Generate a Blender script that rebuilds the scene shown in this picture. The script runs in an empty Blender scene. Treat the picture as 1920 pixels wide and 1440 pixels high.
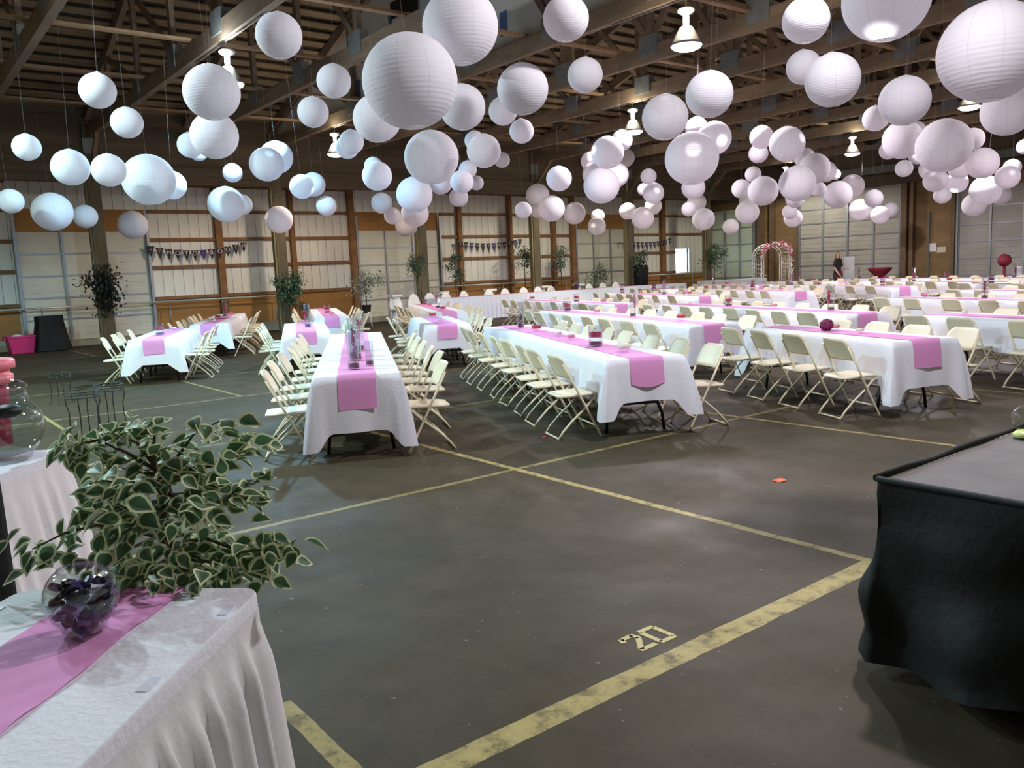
import bpy, bmesh, math, random
from mathutils import Vector, Matrix, noise
random.seed(7)
PI = math.pi
sc = bpy.context.scene
COL = sc.collection
CAMH = 1.58

# ------------------------------------------------------------------ camera
F_PX = 1550.0
pitch, roll, yaw = math.radians(7.714), math.radians(-2.519), math.radians(37.68)
cx, sx, cr, sr, cy, sy = math.cos(pitch), math.sin(pitch), math.cos(roll), math.sin(roll), math.cos(yaw), math.sin(yaw)
B_ = Matrix(((1,0,0),(0,0,-1),(0,1,0)))
MB = Matrix(((cr,-sr,0),(sr,cr,0),(0,0,1))) @ Matrix(((1,0,0),(0,cx,-sx),(0,sx,cx))) @ B_ @ Matrix(((cy,-sy,0),(sy,cy,0),(0,0,1)))
CAM = Vector((0,0,CAMH))
cd = bpy.data.cameras.new('camera'); cam = bpy.data.objects.new('camera', cd); COL.objects.link(cam)
rt, dn, fw = Vector(MB[0]), Vector(MB[1]), Vector(MB[2])
R = Matrix((rt, -dn, -fw)).transposed()
cam.matrix_world = Matrix.Translation(CAM) @ R.to_4x4()
cd.sensor_width = 36; cd.lens = F_PX/1920*36; cd.clip_start = .05; cd.clip_end = 200
sc.camera = cam

def ray(px, py): return MB.transposed() @ Vector(((px-960)/F_PX, (py-720)/F_PX, 1.0))
def at(px, py, depth): return CAM + ray(px, py)*depth
def atz(px, py, z):
    d = ray(px, py); return CAM + d*((z-CAMH)/d.z)
def onX(px, py, X):
    d = ray(px, py); return CAM + d*(X/d.x)
def onY(px, py, Y):
    d = ray(px, py); return CAM + d*(Y/d.y)
def proj(p):
    v = MB @ (Vector(p)-CAM); return (960+F_PX*v.x/v.z, 720+F_PX*v.y/v.z, v.z)

# ------------------------------------------------------------------ materials
MATS = {}
def mat(name, col, rough=.6, metal=0, noise_amt=0, nscale=5, bump=0, bscale=30, spec=.5, col2=None, stretch=None, coat=0, sheen=0):
    if name in MATS: return MATS[name]
    m = bpy.data.materials.new(name); m.use_nodes = True
    nt = m.node_tree; b = nt.nodes['Principled BSDF']
    b.inputs['Base Color'].default_value = (*col, 1); b.inputs['Roughness'].default_value = rough
    b.inputs['Metallic'].default_value = metal; b.inputs['Specular IOR Level'].default_value = spec
    b.inputs['Coat Weight'].default_value = coat; b.inputs['Sheen Weight'].default_value = sheen
    if noise_amt or bump or col2:
        tc = nt.nodes.new('ShaderNodeTexCoord'); mp = nt.nodes.new('ShaderNodeMapping')
        nt.links.new(tc.outputs['Object'], mp.inputs[0])
        if stretch: mp.inputs['Scale'].default_value = stretch
        if noise_amt or col2:
            n = nt.nodes.new('ShaderNodeTexNoise'); n.inputs['Scale'].default_value = nscale; n.inputs['Detail'].default_value = 6
            nt.links.new(mp.outputs[0], n.inputs['Vector'])
            r = nt.nodes.new('ShaderNodeValToRGB'); r.color_ramp.elements[0].position = .35; r.color_ramp.elements[1].position = .65
            c2 = col2 or tuple(c*(1-noise_amt) for c in col)
            r.color_ramp.elements[0].color = (*c2, 1); r.color_ramp.elements[1].color = (*col, 1)
            nt.links.new(n.outputs['Fac'], r.inputs['Fac']); nt.links.new(r.outputs[0], b.inputs['Base Color'])
        if bump:
            n2 = nt.nodes.new('ShaderNodeTexNoise'); n2.inputs['Scale'].default_value = bscale
            nt.links.new(mp.outputs[0], n2.inputs['Vector'])
            bp = nt.nodes.new('ShaderNodeBump'); bp.inputs['Strength'].default_value = bump; bp.inputs['Distance'].default_value = .02
            nt.links.new(n2.outputs['Fac'], bp.inputs['Height']); nt.links.new(bp.outputs[0], b.inputs['Normal'])
    MATS[name] = m; return m

def emat(name, col, strength):
    m = bpy.data.materials.new(name); m.use_nodes = True
    b = m.node_tree.nodes['Principled BSDF']
    b.inputs['Base Color'].default_value = (*col, 1)
    b.inputs['Emission Color'].default_value = (*col, 1); b.inputs['Emission Strength'].default_value = strength
    MATS[name] = m; return m

def glassmat(name, tint=(.93,.96,.96), gl=.9):
    m = bpy.data.materials.new(name); m.use_nodes = True
    nt = m.node_tree; nt.nodes.clear()
    o = nt.nodes.new('ShaderNodeOutputMaterial'); mx = nt.nodes.new('ShaderNodeMixShader')
    t = nt.nodes.new('ShaderNodeBsdfTransparent'); g = nt.nodes.new('ShaderNodeBsdfGlossy'); lw = nt.nodes.new('ShaderNodeLayerWeight')
    t.inputs[0].default_value = (*tint, 1); g.inputs['Roughness'].default_value = .03; g.inputs[0].default_value = (gl, gl, gl, 1)
    lw.inputs[0].default_value = .5
    pw = nt.nodes.new('ShaderNodeMath'); pw.operation = 'POWER'; pw.inputs[1].default_value = 3.0; nt.links.new(lw.outputs['Facing'], pw.inputs[0])
    ad = nt.nodes.new('ShaderNodeMath'); ad.operation = 'MULTIPLY_ADD'; ad.inputs[1].default_value = .6; ad.inputs[2].default_value = .04; nt.links.new(pw.outputs[0], ad.inputs[0])
    nt.links.new(ad.outputs[0], mx.inputs[0]); nt.links.new(t.outputs[0], mx.inputs[1]); nt.links.new(g.outputs[0], mx.inputs[2])
    nt.links.new(mx.outputs[0], o.inputs[0]); MATS[name] = m; return m

def translucent(name, col, tr=.35, rough=.8, seams=False, bump=0):
    m = bpy.data.materials.new(name); m.use_nodes = True
    nt = m.node_tree; b = nt.nodes['Principled BSDF']; o = nt.nodes['Material Output']
    b.inputs['Base Color'].default_value = (*col, 1); b.inputs['Roughness'].default_value = rough; b.inputs['Specular IOR Level'].default_value = .2
    t = nt.nodes.new('ShaderNodeBsdfTranslucent'); t.inputs[0].default_value = (*col, 1)
    mx = nt.nodes.new('ShaderNodeMixShader'); mx.inputs[0].default_value = tr
    nt.links.new(b.outputs[0], mx.inputs[1]); nt.links.new(t.outputs[0], mx.inputs[2]); nt.links.new(mx.outputs[0], o.inputs[0])
    if seams:
        tc = nt.nodes.new('ShaderNodeTexCoord'); sp = nt.nodes.new('ShaderNodeSeparateXYZ'); nt.links.new(tc.outputs['Object'], sp.inputs[0])
        a = nt.nodes.new('ShaderNodeMath'); a.operation = 'ARCTAN2'; nt.links.new(sp.outputs[1], a.inputs[0]); nt.links.new(sp.outputs[0], a.inputs[1])
        m1 = nt.nodes.new('ShaderNodeMath'); m1.operation = 'MULTIPLY'; m1.inputs[1].default_value = 10/(2*PI); nt.links.new(a.outputs[0], m1.inputs[0])
        fr = nt.nodes.new('ShaderNodeMath'); fr.operation = 'FRACT'; nt.links.new(m1.outputs[0], fr.inputs[0])
        gt = nt.nodes.new('ShaderNodeMath'); gt.operation = 'GREATER_THAN'; gt.inputs[1].default_value = .955; nt.links.new(fr.outputs[0], gt.inputs[0])
        mc = nt.nodes.new('ShaderNodeMix'); mc.data_type = 'RGBA'; mc.inputs[6].default_value = (*col, 1); mc.inputs[7].default_value = (*(c*.91 for c in col), 1)
        nt.links.new(gt.outputs[0], mc.inputs[0]); nt.links.new(mc.outputs[2], b.inputs['Base Color']); nt.links.new(mc.outputs[2], t.inputs[0])
    MATS[name] = m; return m

CHAIR = mat('cream_plastic', (.76,.68,.50), .45)
TUBE = mat('cream_painted_steel', (.74,.66,.46), .35)
WHITEP = mat('white_plastic', (.85,.85,.84), .4)
BLACKM = mat('black_steel', (.012,.012,.012), .4)
CLOTH = mat('white_tablecloth', (.78,.79,.86), .85, bump=.15, bscale=60, sheen=.2)
SKIRT = mat('white_skirting', (.78,.76,.78), .8, bump=.1, bscale=40, sheen=.2)
BSKIRT = mat('pale_blue_skirting', (.70,.76,.86), .8, sheen=.2)
PINK = translucent('pink_organza', (.84,.37,.70), .15)
PINK2 = translucent('rose_organza', (.80,.30,.50), .15)
PAPER = translucent('lantern_paper', (.79,.76,.80), .42, seams=True)
WIRE = mat('wire', (.75,.75,.7), .4, metal=.6)
CORD = mat('cord', (.6,.6,.58), .7)
GLASS = glassmat('clear_glass')
WOOD = mat('brown_timber', (.19,.12,.065), .8, noise_amt=.35, nscale=3, stretch=(1,1,6))
BEAM = mat('truss_timber', (.24,.175,.115), .85, noise_amt=.3, nscale=2.5, stretch=(3,.4,3))
POSTM = mat('post_timber', (.14,.115,.07), .85, noise_amt=.3, nscale=3, stretch=(4,4,.5))
ORANGE = mat('orange_timber', (.30,.145,.055), .8, noise_amt=.35, nscale=3)
PLY = mat('plywood', (.42,.21,.06), .8, noise_amt=.25, nscale=1.2, stretch=(.5,1,3))
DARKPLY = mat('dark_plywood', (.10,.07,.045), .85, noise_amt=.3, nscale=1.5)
GIRT = mat('wall_girt', (.28,.14,.06), .8, noise_amt=.25, nscale=4)
DOORP = mat('garage_door_panel', (.66,.65,.54), .6, noise_amt=.12, nscale=1.5)
DOORG = mat('grey_door_panel', (.40,.38,.34), .6, noise_amt=.12, nscale=1.5)
DOORPALE = mat('pale_door_panel', (.66,.74,.60), .6, noise_amt=.1, nscale=1)
STEELG = mat('grey_steel', (.30,.31,.33), .45, metal=.5)
GUSSET = mat('gusset_steel', (.22,.24,.24), .6, metal=.3, noise_amt=.2)
BOARD = mat('roof_board', (.30,.215,.12), .85, noise_amt=.45, nscale=1.3, stretch=(.6,3,1))
DECK = mat('roof_deck', (.045,.03,.02), .9, noise_amt=.4, nscale=2)
CONC = mat('curb_concrete', (.40,.37,.28), .9, noise_amt=.2, nscale=3)
WRAP = mat('white_house_wrap', (.88,.90,.85), .6, noise_amt=.15, nscale=.8)
WRAPB = mat('blue_print', (.12,.20,.40), .7)
GREEN = mat('leaf_green', (.11,.20,.11), .5, noise_amt=.45, nscale=20)
GREEND = mat('dark_leaf', (.02,.03,.02), .6, noise_amt=.5, nscale=20)
GREENB = mat('silk_leaf_green', (.07,.15,.08), .5, noise_amt=.4, nscale=14)
CREAML = mat('leaf_margin', (.74,.78,.50), .55)
BARK = mat('bark', (.09,.065,.04), .85, noise_amt=.4, nscale=12)
POT = mat('black_pot', (.02,.018,.018), .5)
BLACKC = mat('black_cloth', (.006,.0062,.006), .7, bump=.2, bscale=25, spec=.3)
STAGET = mat('stage_deck_carpet', (.17,.15,.15), .8, noise_amt=.25, nscale=4)
MAG = mat('magenta_plastic', (.60,.03,.16), .4)
RED = mat('red_petals', (.62,.03,.08), .6, noise_amt=.4, nscale=40)
PINKP = mat('pink_petals', (.85,.25,.35), .6, noise_amt=.4, nscale=40)
PURP = mat('burgundy_petals', (.25,.02,.10), .7, noise_amt=.5, nscale=40)
PEB = mat('glass_pebbles', (.20,.14,.12), .15, noise_amt=.8, nscale=60)
WAX = mat('candle_wax', (.85,.75,.6), .5)

# ------------------------------------------------------------------ mesh helpers
def mk(name, bm, mats, parent=None, smooth=False):
    me = bpy.data.meshes.new(name)
    bmesh.ops.recalc_face_normals(bm, faces=bm.faces[:]) if len(bm.faces) < 60000 else None
    bm.to_mesh(me); bm.free()
    for m in (mats if isinstance(mats, (list, tuple)) else [mats]): me.materials.append(m)
    if smooth:
        for p in me.polygons: p.use_smooth = True
    o = bpy.data.objects.new(name, me); COL.objects.link(o)
    if parent: o.parent = parent
    return o
def tag(o, label=None, cat=None, group=None, kind=None):
    if label: o['label'] = label
    if cat: o['category'] = cat
    if group: o['group'] = group
    if kind: o['kind'] = kind
    return o
def empty(name, loc=(0,0,0), rz=0, label=None, cat=None, group=None):
    o = bpy.data.objects.new(name, None); o.empty_display_size = .1; COL.objects.link(o)
    o.location = loc; o.rotation_euler = (0,0,rz); tag(o, label, cat, group); return o
CH = {}
def adopt(root):
    CH.clear()
def copy_tree(o, kids, parent=None):
    c = o.copy(); COL.objects.link(c)
    if parent: c.parent = parent
    for ch, sub in kids: copy_tree(ch, sub, c)
    return c
def kids_of(o):
    return [(c, kids_of(c)) for c in COL.objects if c.parent == o]

def box(bm, x0, x1, y0, y1, z0, z1, mi=0, M=None):
    vs = [bm.verts.new((x, y, z)) for z in (z0, z1) for y in (y0, y1) for x in (x0, x1)]
    if M is not None:
        for v in vs: v.co = M @ v.co
    for f in ((0,2,3,1),(4,5,7,6),(0,1,5,4),(2,6,7,3),(1,3,7,5),(0,4,6,2)):
        fc = bm.faces.new([vs[i] for i in f]); fc.material_index = mi
    return vs
def bar(bm, a, b, w, h, mi=0, up=(0,0,1)):
    a, b = Vector(a), Vector(b); d = (b-a); L = d.length; d = d/L
    u = Vector(up); s = d.cross(u)
    if s.length < 1e-4: s = d.cross(Vector((1,0,0)))
    s.normalize(); u = s.cross(d)
    vs = []
    for p in (a, b):
        for i, j in ((-1,-1),(1,-1),(1,1),(-1,1)): vs.append(bm.verts.new(p + s*(i*w/2) + u*(j*h/2)))
    for f in ((0,1,2,3),(7,6,5,4),(0,4,5,1),(1,5,6,2),(2,6,7,3),(3,7,4,0)):
        fc = bm.faces.new([vs[i] for i in f]); fc.material_index = mi
def tube(bm, pts, r, n=6, mi=0, closed=False, cap=True):
    pts = [Vector(p) for p in pts]; rings = []
    N = len(pts); prev = None
    for i, p in enumerate(pts):
        if closed: d = pts[(i+1) % N]-pts[i-1]
        else: d = pts[min(i+1, N-1)]-pts[max(i-1, 0)]
        d.normalize()
        ref = prev if prev is not None else (Vector((0,0,1)) if abs(d.z) < .9 else Vector((1,0,0)))
        s = (ref - d*ref.dot(d)).normalized(); prev = s; t = d.cross(s)
        rr = r[i] if isinstance(r, (list, tuple)) else r
        rings.append([bm.verts.new(p + (s*math.cos(2*PI*k/n)+t*math.sin(2*PI*k/n))*rr) for k in range(n)])
    for i in range(N if closed else N-1):
        A, Bq = rings[i], rings[(i+1) % N]
        for k in range(n):
            f = bm.faces.new((A[k], A[(k+1) % n], Bq[(k+1) % n], Bq[k])); f.material_index = mi; f.smooth = True
    if cap and not closed:
        for rg in (rings[0], rings[-1]):
            f = bm.faces.new(rg); f.material_index = mi
def lathe(bm, prof, n=24, mi=0, c=(0,0,0), cap0=False, cap1=False):
    rings = []
    for r, z in prof: rings.append([bm.verts.new((c[0]+r*math.cos(2*PI*k/n), c[1]+r*math.sin(2*PI*k/n), c[2]+z)) for k in range(n)])
    for i in range(len(rings)-1):
        for k in range(n):
            f = bm.faces.new((rings[i][k], rings[i][(k+1) % n], rings[i+1][(k+1) % n], rings[i+1][k])); f.material_index = mi; f.smooth = True
    if cap0: bm.faces.new(rings[0][::-1]).material_index = mi
    if cap1: bm.faces.new(rings[-1]).material_index = mi
def grid(bm, fn, nu, nv, mi=0, smooth=True):
    g = [[bm.verts.new(fn(i/nu, j/nv)) for j in range(nv+1)] for i in range(nu+1)]
    for i in range(nu):
        for j in range(nv):
            f = bm.faces.new((g[i][j], g[i+1][j], g[i+1][j+1], g[i][j+1])); f.material_index = mi; f.smooth = smooth
    return g
def struct(name, bm, m, smooth=False):
    return tag(mk(name, bm, m, None, smooth), kind='structure')
def ss(t): t = max(0, min(1, t)); return t*t*(3-2*t)
ORD = ['first','second','third','fourth','fifth','sixth','seventh','eighth','ninth','tenth','eleventh','twelfth','thirteenth','fourteenth','fifteenth','sixteenth','seventeenth','eighteenth','nineteenth','twentieth']+['twenty-'+q for q in ('first','second','third','fourth','fifth','sixth','seventh','eighth','ninth')]+['thirtieth']+['thirty-'+q for q in ('first','second','third')]

# ================================================================== SETTING
XE, YL, YR, XB = 33.9, 27.2, -3.4, -9.0     # end wall, left wall, right wall, wall behind camera
YP, YQ, YRIDGE = 25.2, -1.4, 11.9           # post rows, ridge
ZCH, ZEAVE, ZRIDGE = 5.65, 6.15, 10.55
# ---- floor with painted booth lines (procedural)
def floor_material():
    m = bpy.data.materials.new('painted_concrete_floor'); m.use_nodes = True
    nt = m.node_tree; N = nt.nodes; Lk = nt.links; b = N['Principled BSDF']
    g = N.new('ShaderNodeNewGeometry'); sp = N.new('ShaderNodeSeparateXYZ'); Lk.new(g.outputs['Position'], sp.inputs[0])
    def math_(op, a, b2=None):
        n = N.new('ShaderNodeMath'); n.operation = op
        for i, v in enumerate((a, b2)):
            if v is None: continue
            if isinstance(v, (int, float)): n.inputs[i].default_value = v
            else: Lk.new(v, n.inputs[i])
        return n.outputs[0]
    def noise_(s, d=5, r=.5):
        n = N.new('ShaderNodeTexNoise'); n.inputs['Scale'].default_value = s; n.inputs['Detail'].default_value = d; n.inputs['Roughness'].default_value = r
        Lk.new(g.outputs['Position'], n.inputs['Vector']); return n.outputs['Fac']
    def rampc(f, e):
        r = N.new('ShaderNodeValToRGB'); Lk.new(f, r.inputs[0])
        while len(r.color_ramp.elements) < len(e): r.color_ramp.elements.new(.5)
        for el, (p, c) in zip(r.color_ramp.elements, e): el.position = p; el.color = (*c, 1)
        return r.outputs[0]
    base = rampc(noise_(.45, 6, .6), [(.3, (.052,.046,.029)), (.5, (.064,.051,.031)), (.7, (.076,.059,.037))])
    fine = rampc(noise_(3.5, 8, .7), [(.30, (.72,.72,.70)), (.55, (1,1,1)), (.8, (1.12,1.1,1.08))])
    mul = N.new('ShaderNodeMix'); mul.data_type = 'RGBA'; mul.blend_type = 'MULTIPLY'; mul.inputs[0].default_value = 1
    Lk.new(base, mul.inputs[6]); Lk.new(fine, mul.inputs[7])
    sp2 = math_('GREATER_THAN', noise_(26, 2, .5), .735)      # pale specks
    m2 = N.new('ShaderNodeMix'); m2.data_type = 'RGBA'; Lk.new(math_('MULTIPLY', sp2, .35), m2.inputs[0]); Lk.new(mul.outputs[2], m2.inputs[6]); m2.inputs[7].default_value = (.35,.33,.28,1)
    dk = math_('LESS_THAN', noise_(2.2, 3, .5), .30)         # dark oil stains
    m3 = N.new('ShaderNodeMix'); m3.data_type = 'RGBA'; Lk.new(math_('MULTIPLY', dk, .45), m3.inputs[0]); Lk.new(m2.outputs[2], m3.inputs[6]); m3.inputs[7].default_value = (.045,.038,.028,1)
    wob = math_('MULTIPLY', math_('SUBTRACT', noise_(7, 3), .5), .02)
    X = math_('ADD', sp.outputs[0], wob); Y = math_('ADD', sp.outputs[1], wob)
    masks = []
    def line(axis, pos, w, lo, hi, strength):
        a, o = (Y, X) if axis == 'y' else (X, Y)
        d = math_('ABSOLUTE', math_('SUBTRACT', a, pos)); k = math_('LESS_THAN', d, w/2)
        k = math_('MULTIPLY', k, math_('GREATER_THAN', o, lo)); k = math_('MULTIPLY', k, math_('LESS_THAN', o, hi))
        masks.append(math_('MULTIPLY', k, strength))
    line('y', 2.14, .115, -6, 3.96, 1)
    line('y', 5.17, .055, -6, 7.85, .6); line('y', 8.25, .05, -6, 8.5, .5)
    line('y', 11.54, .05, -6, 9, .55); line('y', 14.62, .05, -6, 16, .4); line('y', 18.2, .05, -6, 16, .45); line('y', 21.9, .05, -6, 20, .5)
    line('x', 1.07, .07, -3, 2.9, .8); line('x', 3.99, .06, 2.1, 7.6, 1); line('x', 6.96, .055, .5, 5.9, .9)
    line('x', 1.65, .045, 10.6, 12.8, .7); line('x', 4.07, .05, 11.5, 14.4, .6); line('x', 4.25, .05, 21.8, 25.3, .6); line('x', 10.0, .05, -2, 4.5, .5)
    acc = masks[0]
    for k in masks[1:]: acc = math_('MAXIMUM', acc, k)
    wear = rampc(noise_(9, 8, .75), [(.36, (.15,.15,.15)), (.50, (.85,.85,.85)), (.6, (1,1,1))])
    acc = math_('MULTIPLY', acc, wear)
    m4 = N.new('ShaderNodeMix'); m4.data_type = 'RGBA'; Lk.new(acc, m4.inputs[0]); Lk.new(m3.outputs[2], m4.inputs[6]); m4.inputs[7].default_value = (.42,.34,.14,1)
    Lk.new(m4.outputs[2], b.inputs['Base Color']); b.inputs['Specular IOR Level'].default_value = .12
    Lk.new(rampc(noise_(1.7, 5), [(.3, (.52,.52,.52)), (.7, (.70,.70,.70))]), b.inputs['Roughness'])
    bp = N.new('ShaderNodeBump'); bp.inputs['Strength'].default_value = .12; bp.inputs['Distance'].default_value = .01
    Lk.new(noise_(18, 6), bp.inputs['Height']); Lk.new(bp.outputs[0], b.inputs['Normal'])
    return m
bm = bmesh.new(); box(bm, XB, XE+.1, YR, YL+.1, -.2, 0); struct('floor', bm, floor_material())

# ---- left wall (Y = 27.2): ribbed metal siding, girts, plywood, sectional doors
def siding_material():
    m = mat('ribbed_siding', (.82,.79,.68), .6)
    nt = m.node_tree; b = nt.nodes['Principled BSDF']
    g = nt.nodes.new('ShaderNodeNewGeometry'); w = nt.nodes.new('ShaderNodeSeparateXYZ'); nt.links.new(g.outputs['Position'], w.inputs[0])
    a = nt.nodes.new('ShaderNodeMath'); a.operation = 'MULTIPLY'; a.inputs[1].default_value = 1/.31; nt.links.new(w.outputs[0], a.inputs[0])
    f = nt.nodes.new('ShaderNodeMath'); f.operation = 'FRACT'; nt.links.new(a.outputs[0], f.inputs[0])
    r = nt.nodes.new('ShaderNodeValToRGB'); nt.links.new(f.outputs[0], r.inputs[0])
    e = r.color_ramp.elements; e[0].position = 0; e[0].color = (.30,.28,.22,1); e[1].position = .07; e[1].color = (.86,.85,.76,1)
    e2 = e.new(.035); e2.color = (.32,.29,.23,1); e3 = e.new(1.0); e3.color = (.80,.79,.70,1)
    nt.links.new(r.outputs[0], b.inputs['Base Color']); return m
SID = siding_material()
DOORS = [(3.55,7.05),(14.2,17.7),(24.8,28.0)]
WIN = (31.35,32.35,1.15,2.35)
bm = bmesh.new()
segs = [(XB,3.55),(7.05,14.2),(17.7,24.8),(28.0,WIN[0]),(WIN[1],XE)]
for a, b in segs: box(bm, a, b, YL, YL+.1, 0, 5.6)
for a, b in DOORS: box(bm, a, b, YL, YL+.1, 3.3, 5.6)
box(bm, WIN[0], WIN[1], YL, YL+.1, 0, WIN[2]); box(bm, WIN[0], WIN[1], YL, YL+.1, WIN[3], 5.6)
struct('wall_left', bm, SID)
bm = bmesh.new()
for a, b in ((XB,3.45),(7.15,14.1),(17.8,24.7),(28.1,XE)):
    if a < 30 : box(bm, a, b, YL-.03, YL, .3, 1.19)
for a, b in DOORS: box(bm, a, b, YL-.04, YL, 3.3, 3.95)
struct('trim_1', bm, PLY)
bm = bmesh.new()
for a, b in ((XB,3.45),(7.15,14.1),(17.8,24.7),(28.1,WIN[0]-.05)):
    for z in (1.19,2.14,2.99,3.85,4.65): box(bm, a, b, YL-.12, YL-.03, z, z+.10)
for z in (2.99,3.85,4.65): box(bm, WIN[0]-.05, XE, YL-.12, YL-.03, z, z+.1)
struct('trim_2', bm, GIRT)
bm = bmesh.new()
for x, w in ((9.25,.22),(11.75,.16),(14.0,.22),(18.65,.18),(21.15,.16),(23.5,.2),(24.6,.2),(28.2,.3),(30.4,.26),(-.2,.2),(2.4,.2),(-3,.2)):
    box(bm, x-w/2, x+w/2, YL-.2, YL-.03, .3, 4.9)
struct('trim_3', bm, ORANGE)
bm = bmesh.new()
for a, b in ((XB,3.4),(7.2,14.05),(17.85,24.65),(28.15,XE)): box(bm, a, b, YL-.55, YL, 0, .30)
for a, b in DOORS: box(bm, a-.1, b+.1, YL-.55, YL-.02, 0, .16)
struct('trim_4', bm, CONC)
# window in left wall (daylight)
bm = bmesh.new(); x0, x1, z0, z1 = WIN
box(bm, x0-.06, x0, YL-.06, YL+.1, z0-.06, z1+.06); box(bm, x1, x1+.06, YL-.06, YL+.1, z0-.06, z1+.06)
box(bm, x0, x1, YL-.06, YL+.1, z0-.06, z0); box(bm, x0, x1, YL-.06, YL+.1, z1, z1+.06)
w_ = struct('window_1', bm, WHITEP)
bm = bmesh.new(); box(bm, x0, x1, YL+.03, YL+.04, z0, z1); mk('glass_pane', bm, glassmat('window_glass'), w_)

def sect_door(name, axis, pos, a, b, z0, z1, panelm, ncol, nrow, frame=STEELG, strut_w=.07, facing=-1):
    bm = bmesh.new(); rh = (z1-z0)/nrow
    def bx(u0,u1,d0,d1,c0,c1,M=None):
        d0, d1 = pos+facing*d0, pos+facing*d1
        if axis == 'y': box(bm, u0, u1, min(d0,d1), max(d0,d1), c0, c1)
        else: box(bm, min(d0,d1), max(d0,d1), u0, u1, c0, c1)
    bx(a-.08, b+.08, -.035, -.03, z0-.2, z1+.1)
    for r in range(nrow):
        bx(a, b, -.02, .02, z0+r*rh+.008, z0+(r+1)*rh-.008)
        for q in (.28,.62): bx(a, b, .02, .03, z0+(r+q)*rh-.02, z0+(r+q)*rh+.02)
    o = struct(name, bm, panelm)
    bm = bmesh.new()
    for r in range(1, nrow): bx(a, b, .02, .05, z0+r*rh-.025, z0+r*rh+.025)
    for c in range(ncol+1):
        u = a+(b-a)*c/ncol; bx(u-strut_w/2, u+strut_w/2, .02, .07, z0, z1)
    mk('stile_grid', bm, frame, o)
    bm = bmesh.new()
    for s, u in ((-1,a),(1,b)): bx(u+s*.02-.04, u+s*.02+.04, .07, .14, z0, z1+.5)
    mk('track', bm, STEELG, o)
    return o
for i, (a, b) in enumerate(DOORS): sect_door('door_%d' % (i+1), 'y', YL-.04, a, b, .16, 3.3, DOORP, 3 if i else 3, 5)
# ---- end wall (X = 33.9)
bm = bmesh.new()
box(bm, XE, XE+.1, YR, 10.3, 0, 11); box(bm, XE, XE+.1, 15.05, 17.26, 0, 11); box(bm, XE, XE+.1, 21.95, 24.3, 0, 11); box(bm, XE, XE+.1, 27.0, YL, 0, 11)
for a, b, z in ((10.3,15.05,3.95),(17.26,21.95,4.4),(24.3,27.0,4.0)): box(bm, XE, XE+.1, a, b, z, 11)
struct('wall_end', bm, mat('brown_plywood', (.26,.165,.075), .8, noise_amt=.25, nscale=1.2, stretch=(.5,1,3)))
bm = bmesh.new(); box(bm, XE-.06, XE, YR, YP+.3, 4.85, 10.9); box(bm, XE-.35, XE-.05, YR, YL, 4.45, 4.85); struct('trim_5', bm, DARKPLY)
bm = bmesh.new()
for y, w in ((24.0,.25),(23.35,.2),(22.05,.18),(17.08,.22),(16.78,.15),(15.15,.15),(10.2,.2),(5.5,.2)): box(bm, XE-.25, XE, y-w/2, y+w/2, 0, 4.6)
struct('trim_6', bm, WOOD)
bm = bmesh.new(); box(bm, XE-.06, XE-.001, 16.12, 16.2, 0, 3.2); box(bm, XE-.3, XE-.06, 10.2, 22.2, 4.95, 5.25); struct('trim_7', bm, mat('dark_grey_green', (.12,.13,.11), .7))
sect_door('door_4', 'x', XE-.04, 24.35, 26.95, .05, 4.0, DOORPALE, 3, 5)
sect_door('door_5', 'x', XE-.04, 17.3, 21.95, .05, 4.35, DOORG, 4, 7, strut_w=.09)
sect_door('door_6', 'x', XE-.04, 10.35, 15.0, .05, 3.9, DOORG, 4, 6, strut_w=.09)
# papers taped to the plywood between the doors
for q, (p, w, h, lab) in enumerate((((1749,464),.28,.33,'white notice sheet taped on tan plywood wall between grey doors, upper one'),((1765,468),.34,.22,'cream notice sheet taped on tan plywood wall, right of the white sheet'))):
    c = onX(*p, XE-.02); bm = bmesh.new(); box(bm, c.x-.004, c.x, c.y-w/2, c.y+w/2, c.z-h/2, c.z+h/2)
    tag(mk('notice_sheet', bm, mat('paper_%d' % q, (.75,.74,.78) if q == 0 else (.62,.57,.42), .8)), lab, 'paper', 'notices on the end wall')
# ---- remaining walls
bm = bmesh.new(); box(bm, XB, XE, YR-.1, YR, 0, 5.6); struct('wall_right', bm, SID)
bm = bmesh.new(); box(bm, XB-.1, XB, YR, YL, 0, 11); struct('wall_back', bm, PLY)
# ---- girders along the post rows and dark plywood fascia above
bm = bmesh.new()
for y in (YP, YQ):
    box(bm, XB, XE, y-.12, y+.12, 4.5, 4.98)
    box(bm, XB, XE, y-.02, y+.02, 4.98, 6.5)
struct('trim_8', bm, mat('girder_timber', (.13,.095,.06), .85, noise_amt=.3, nscale=2, stretch=(.3,1,4)))
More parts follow.
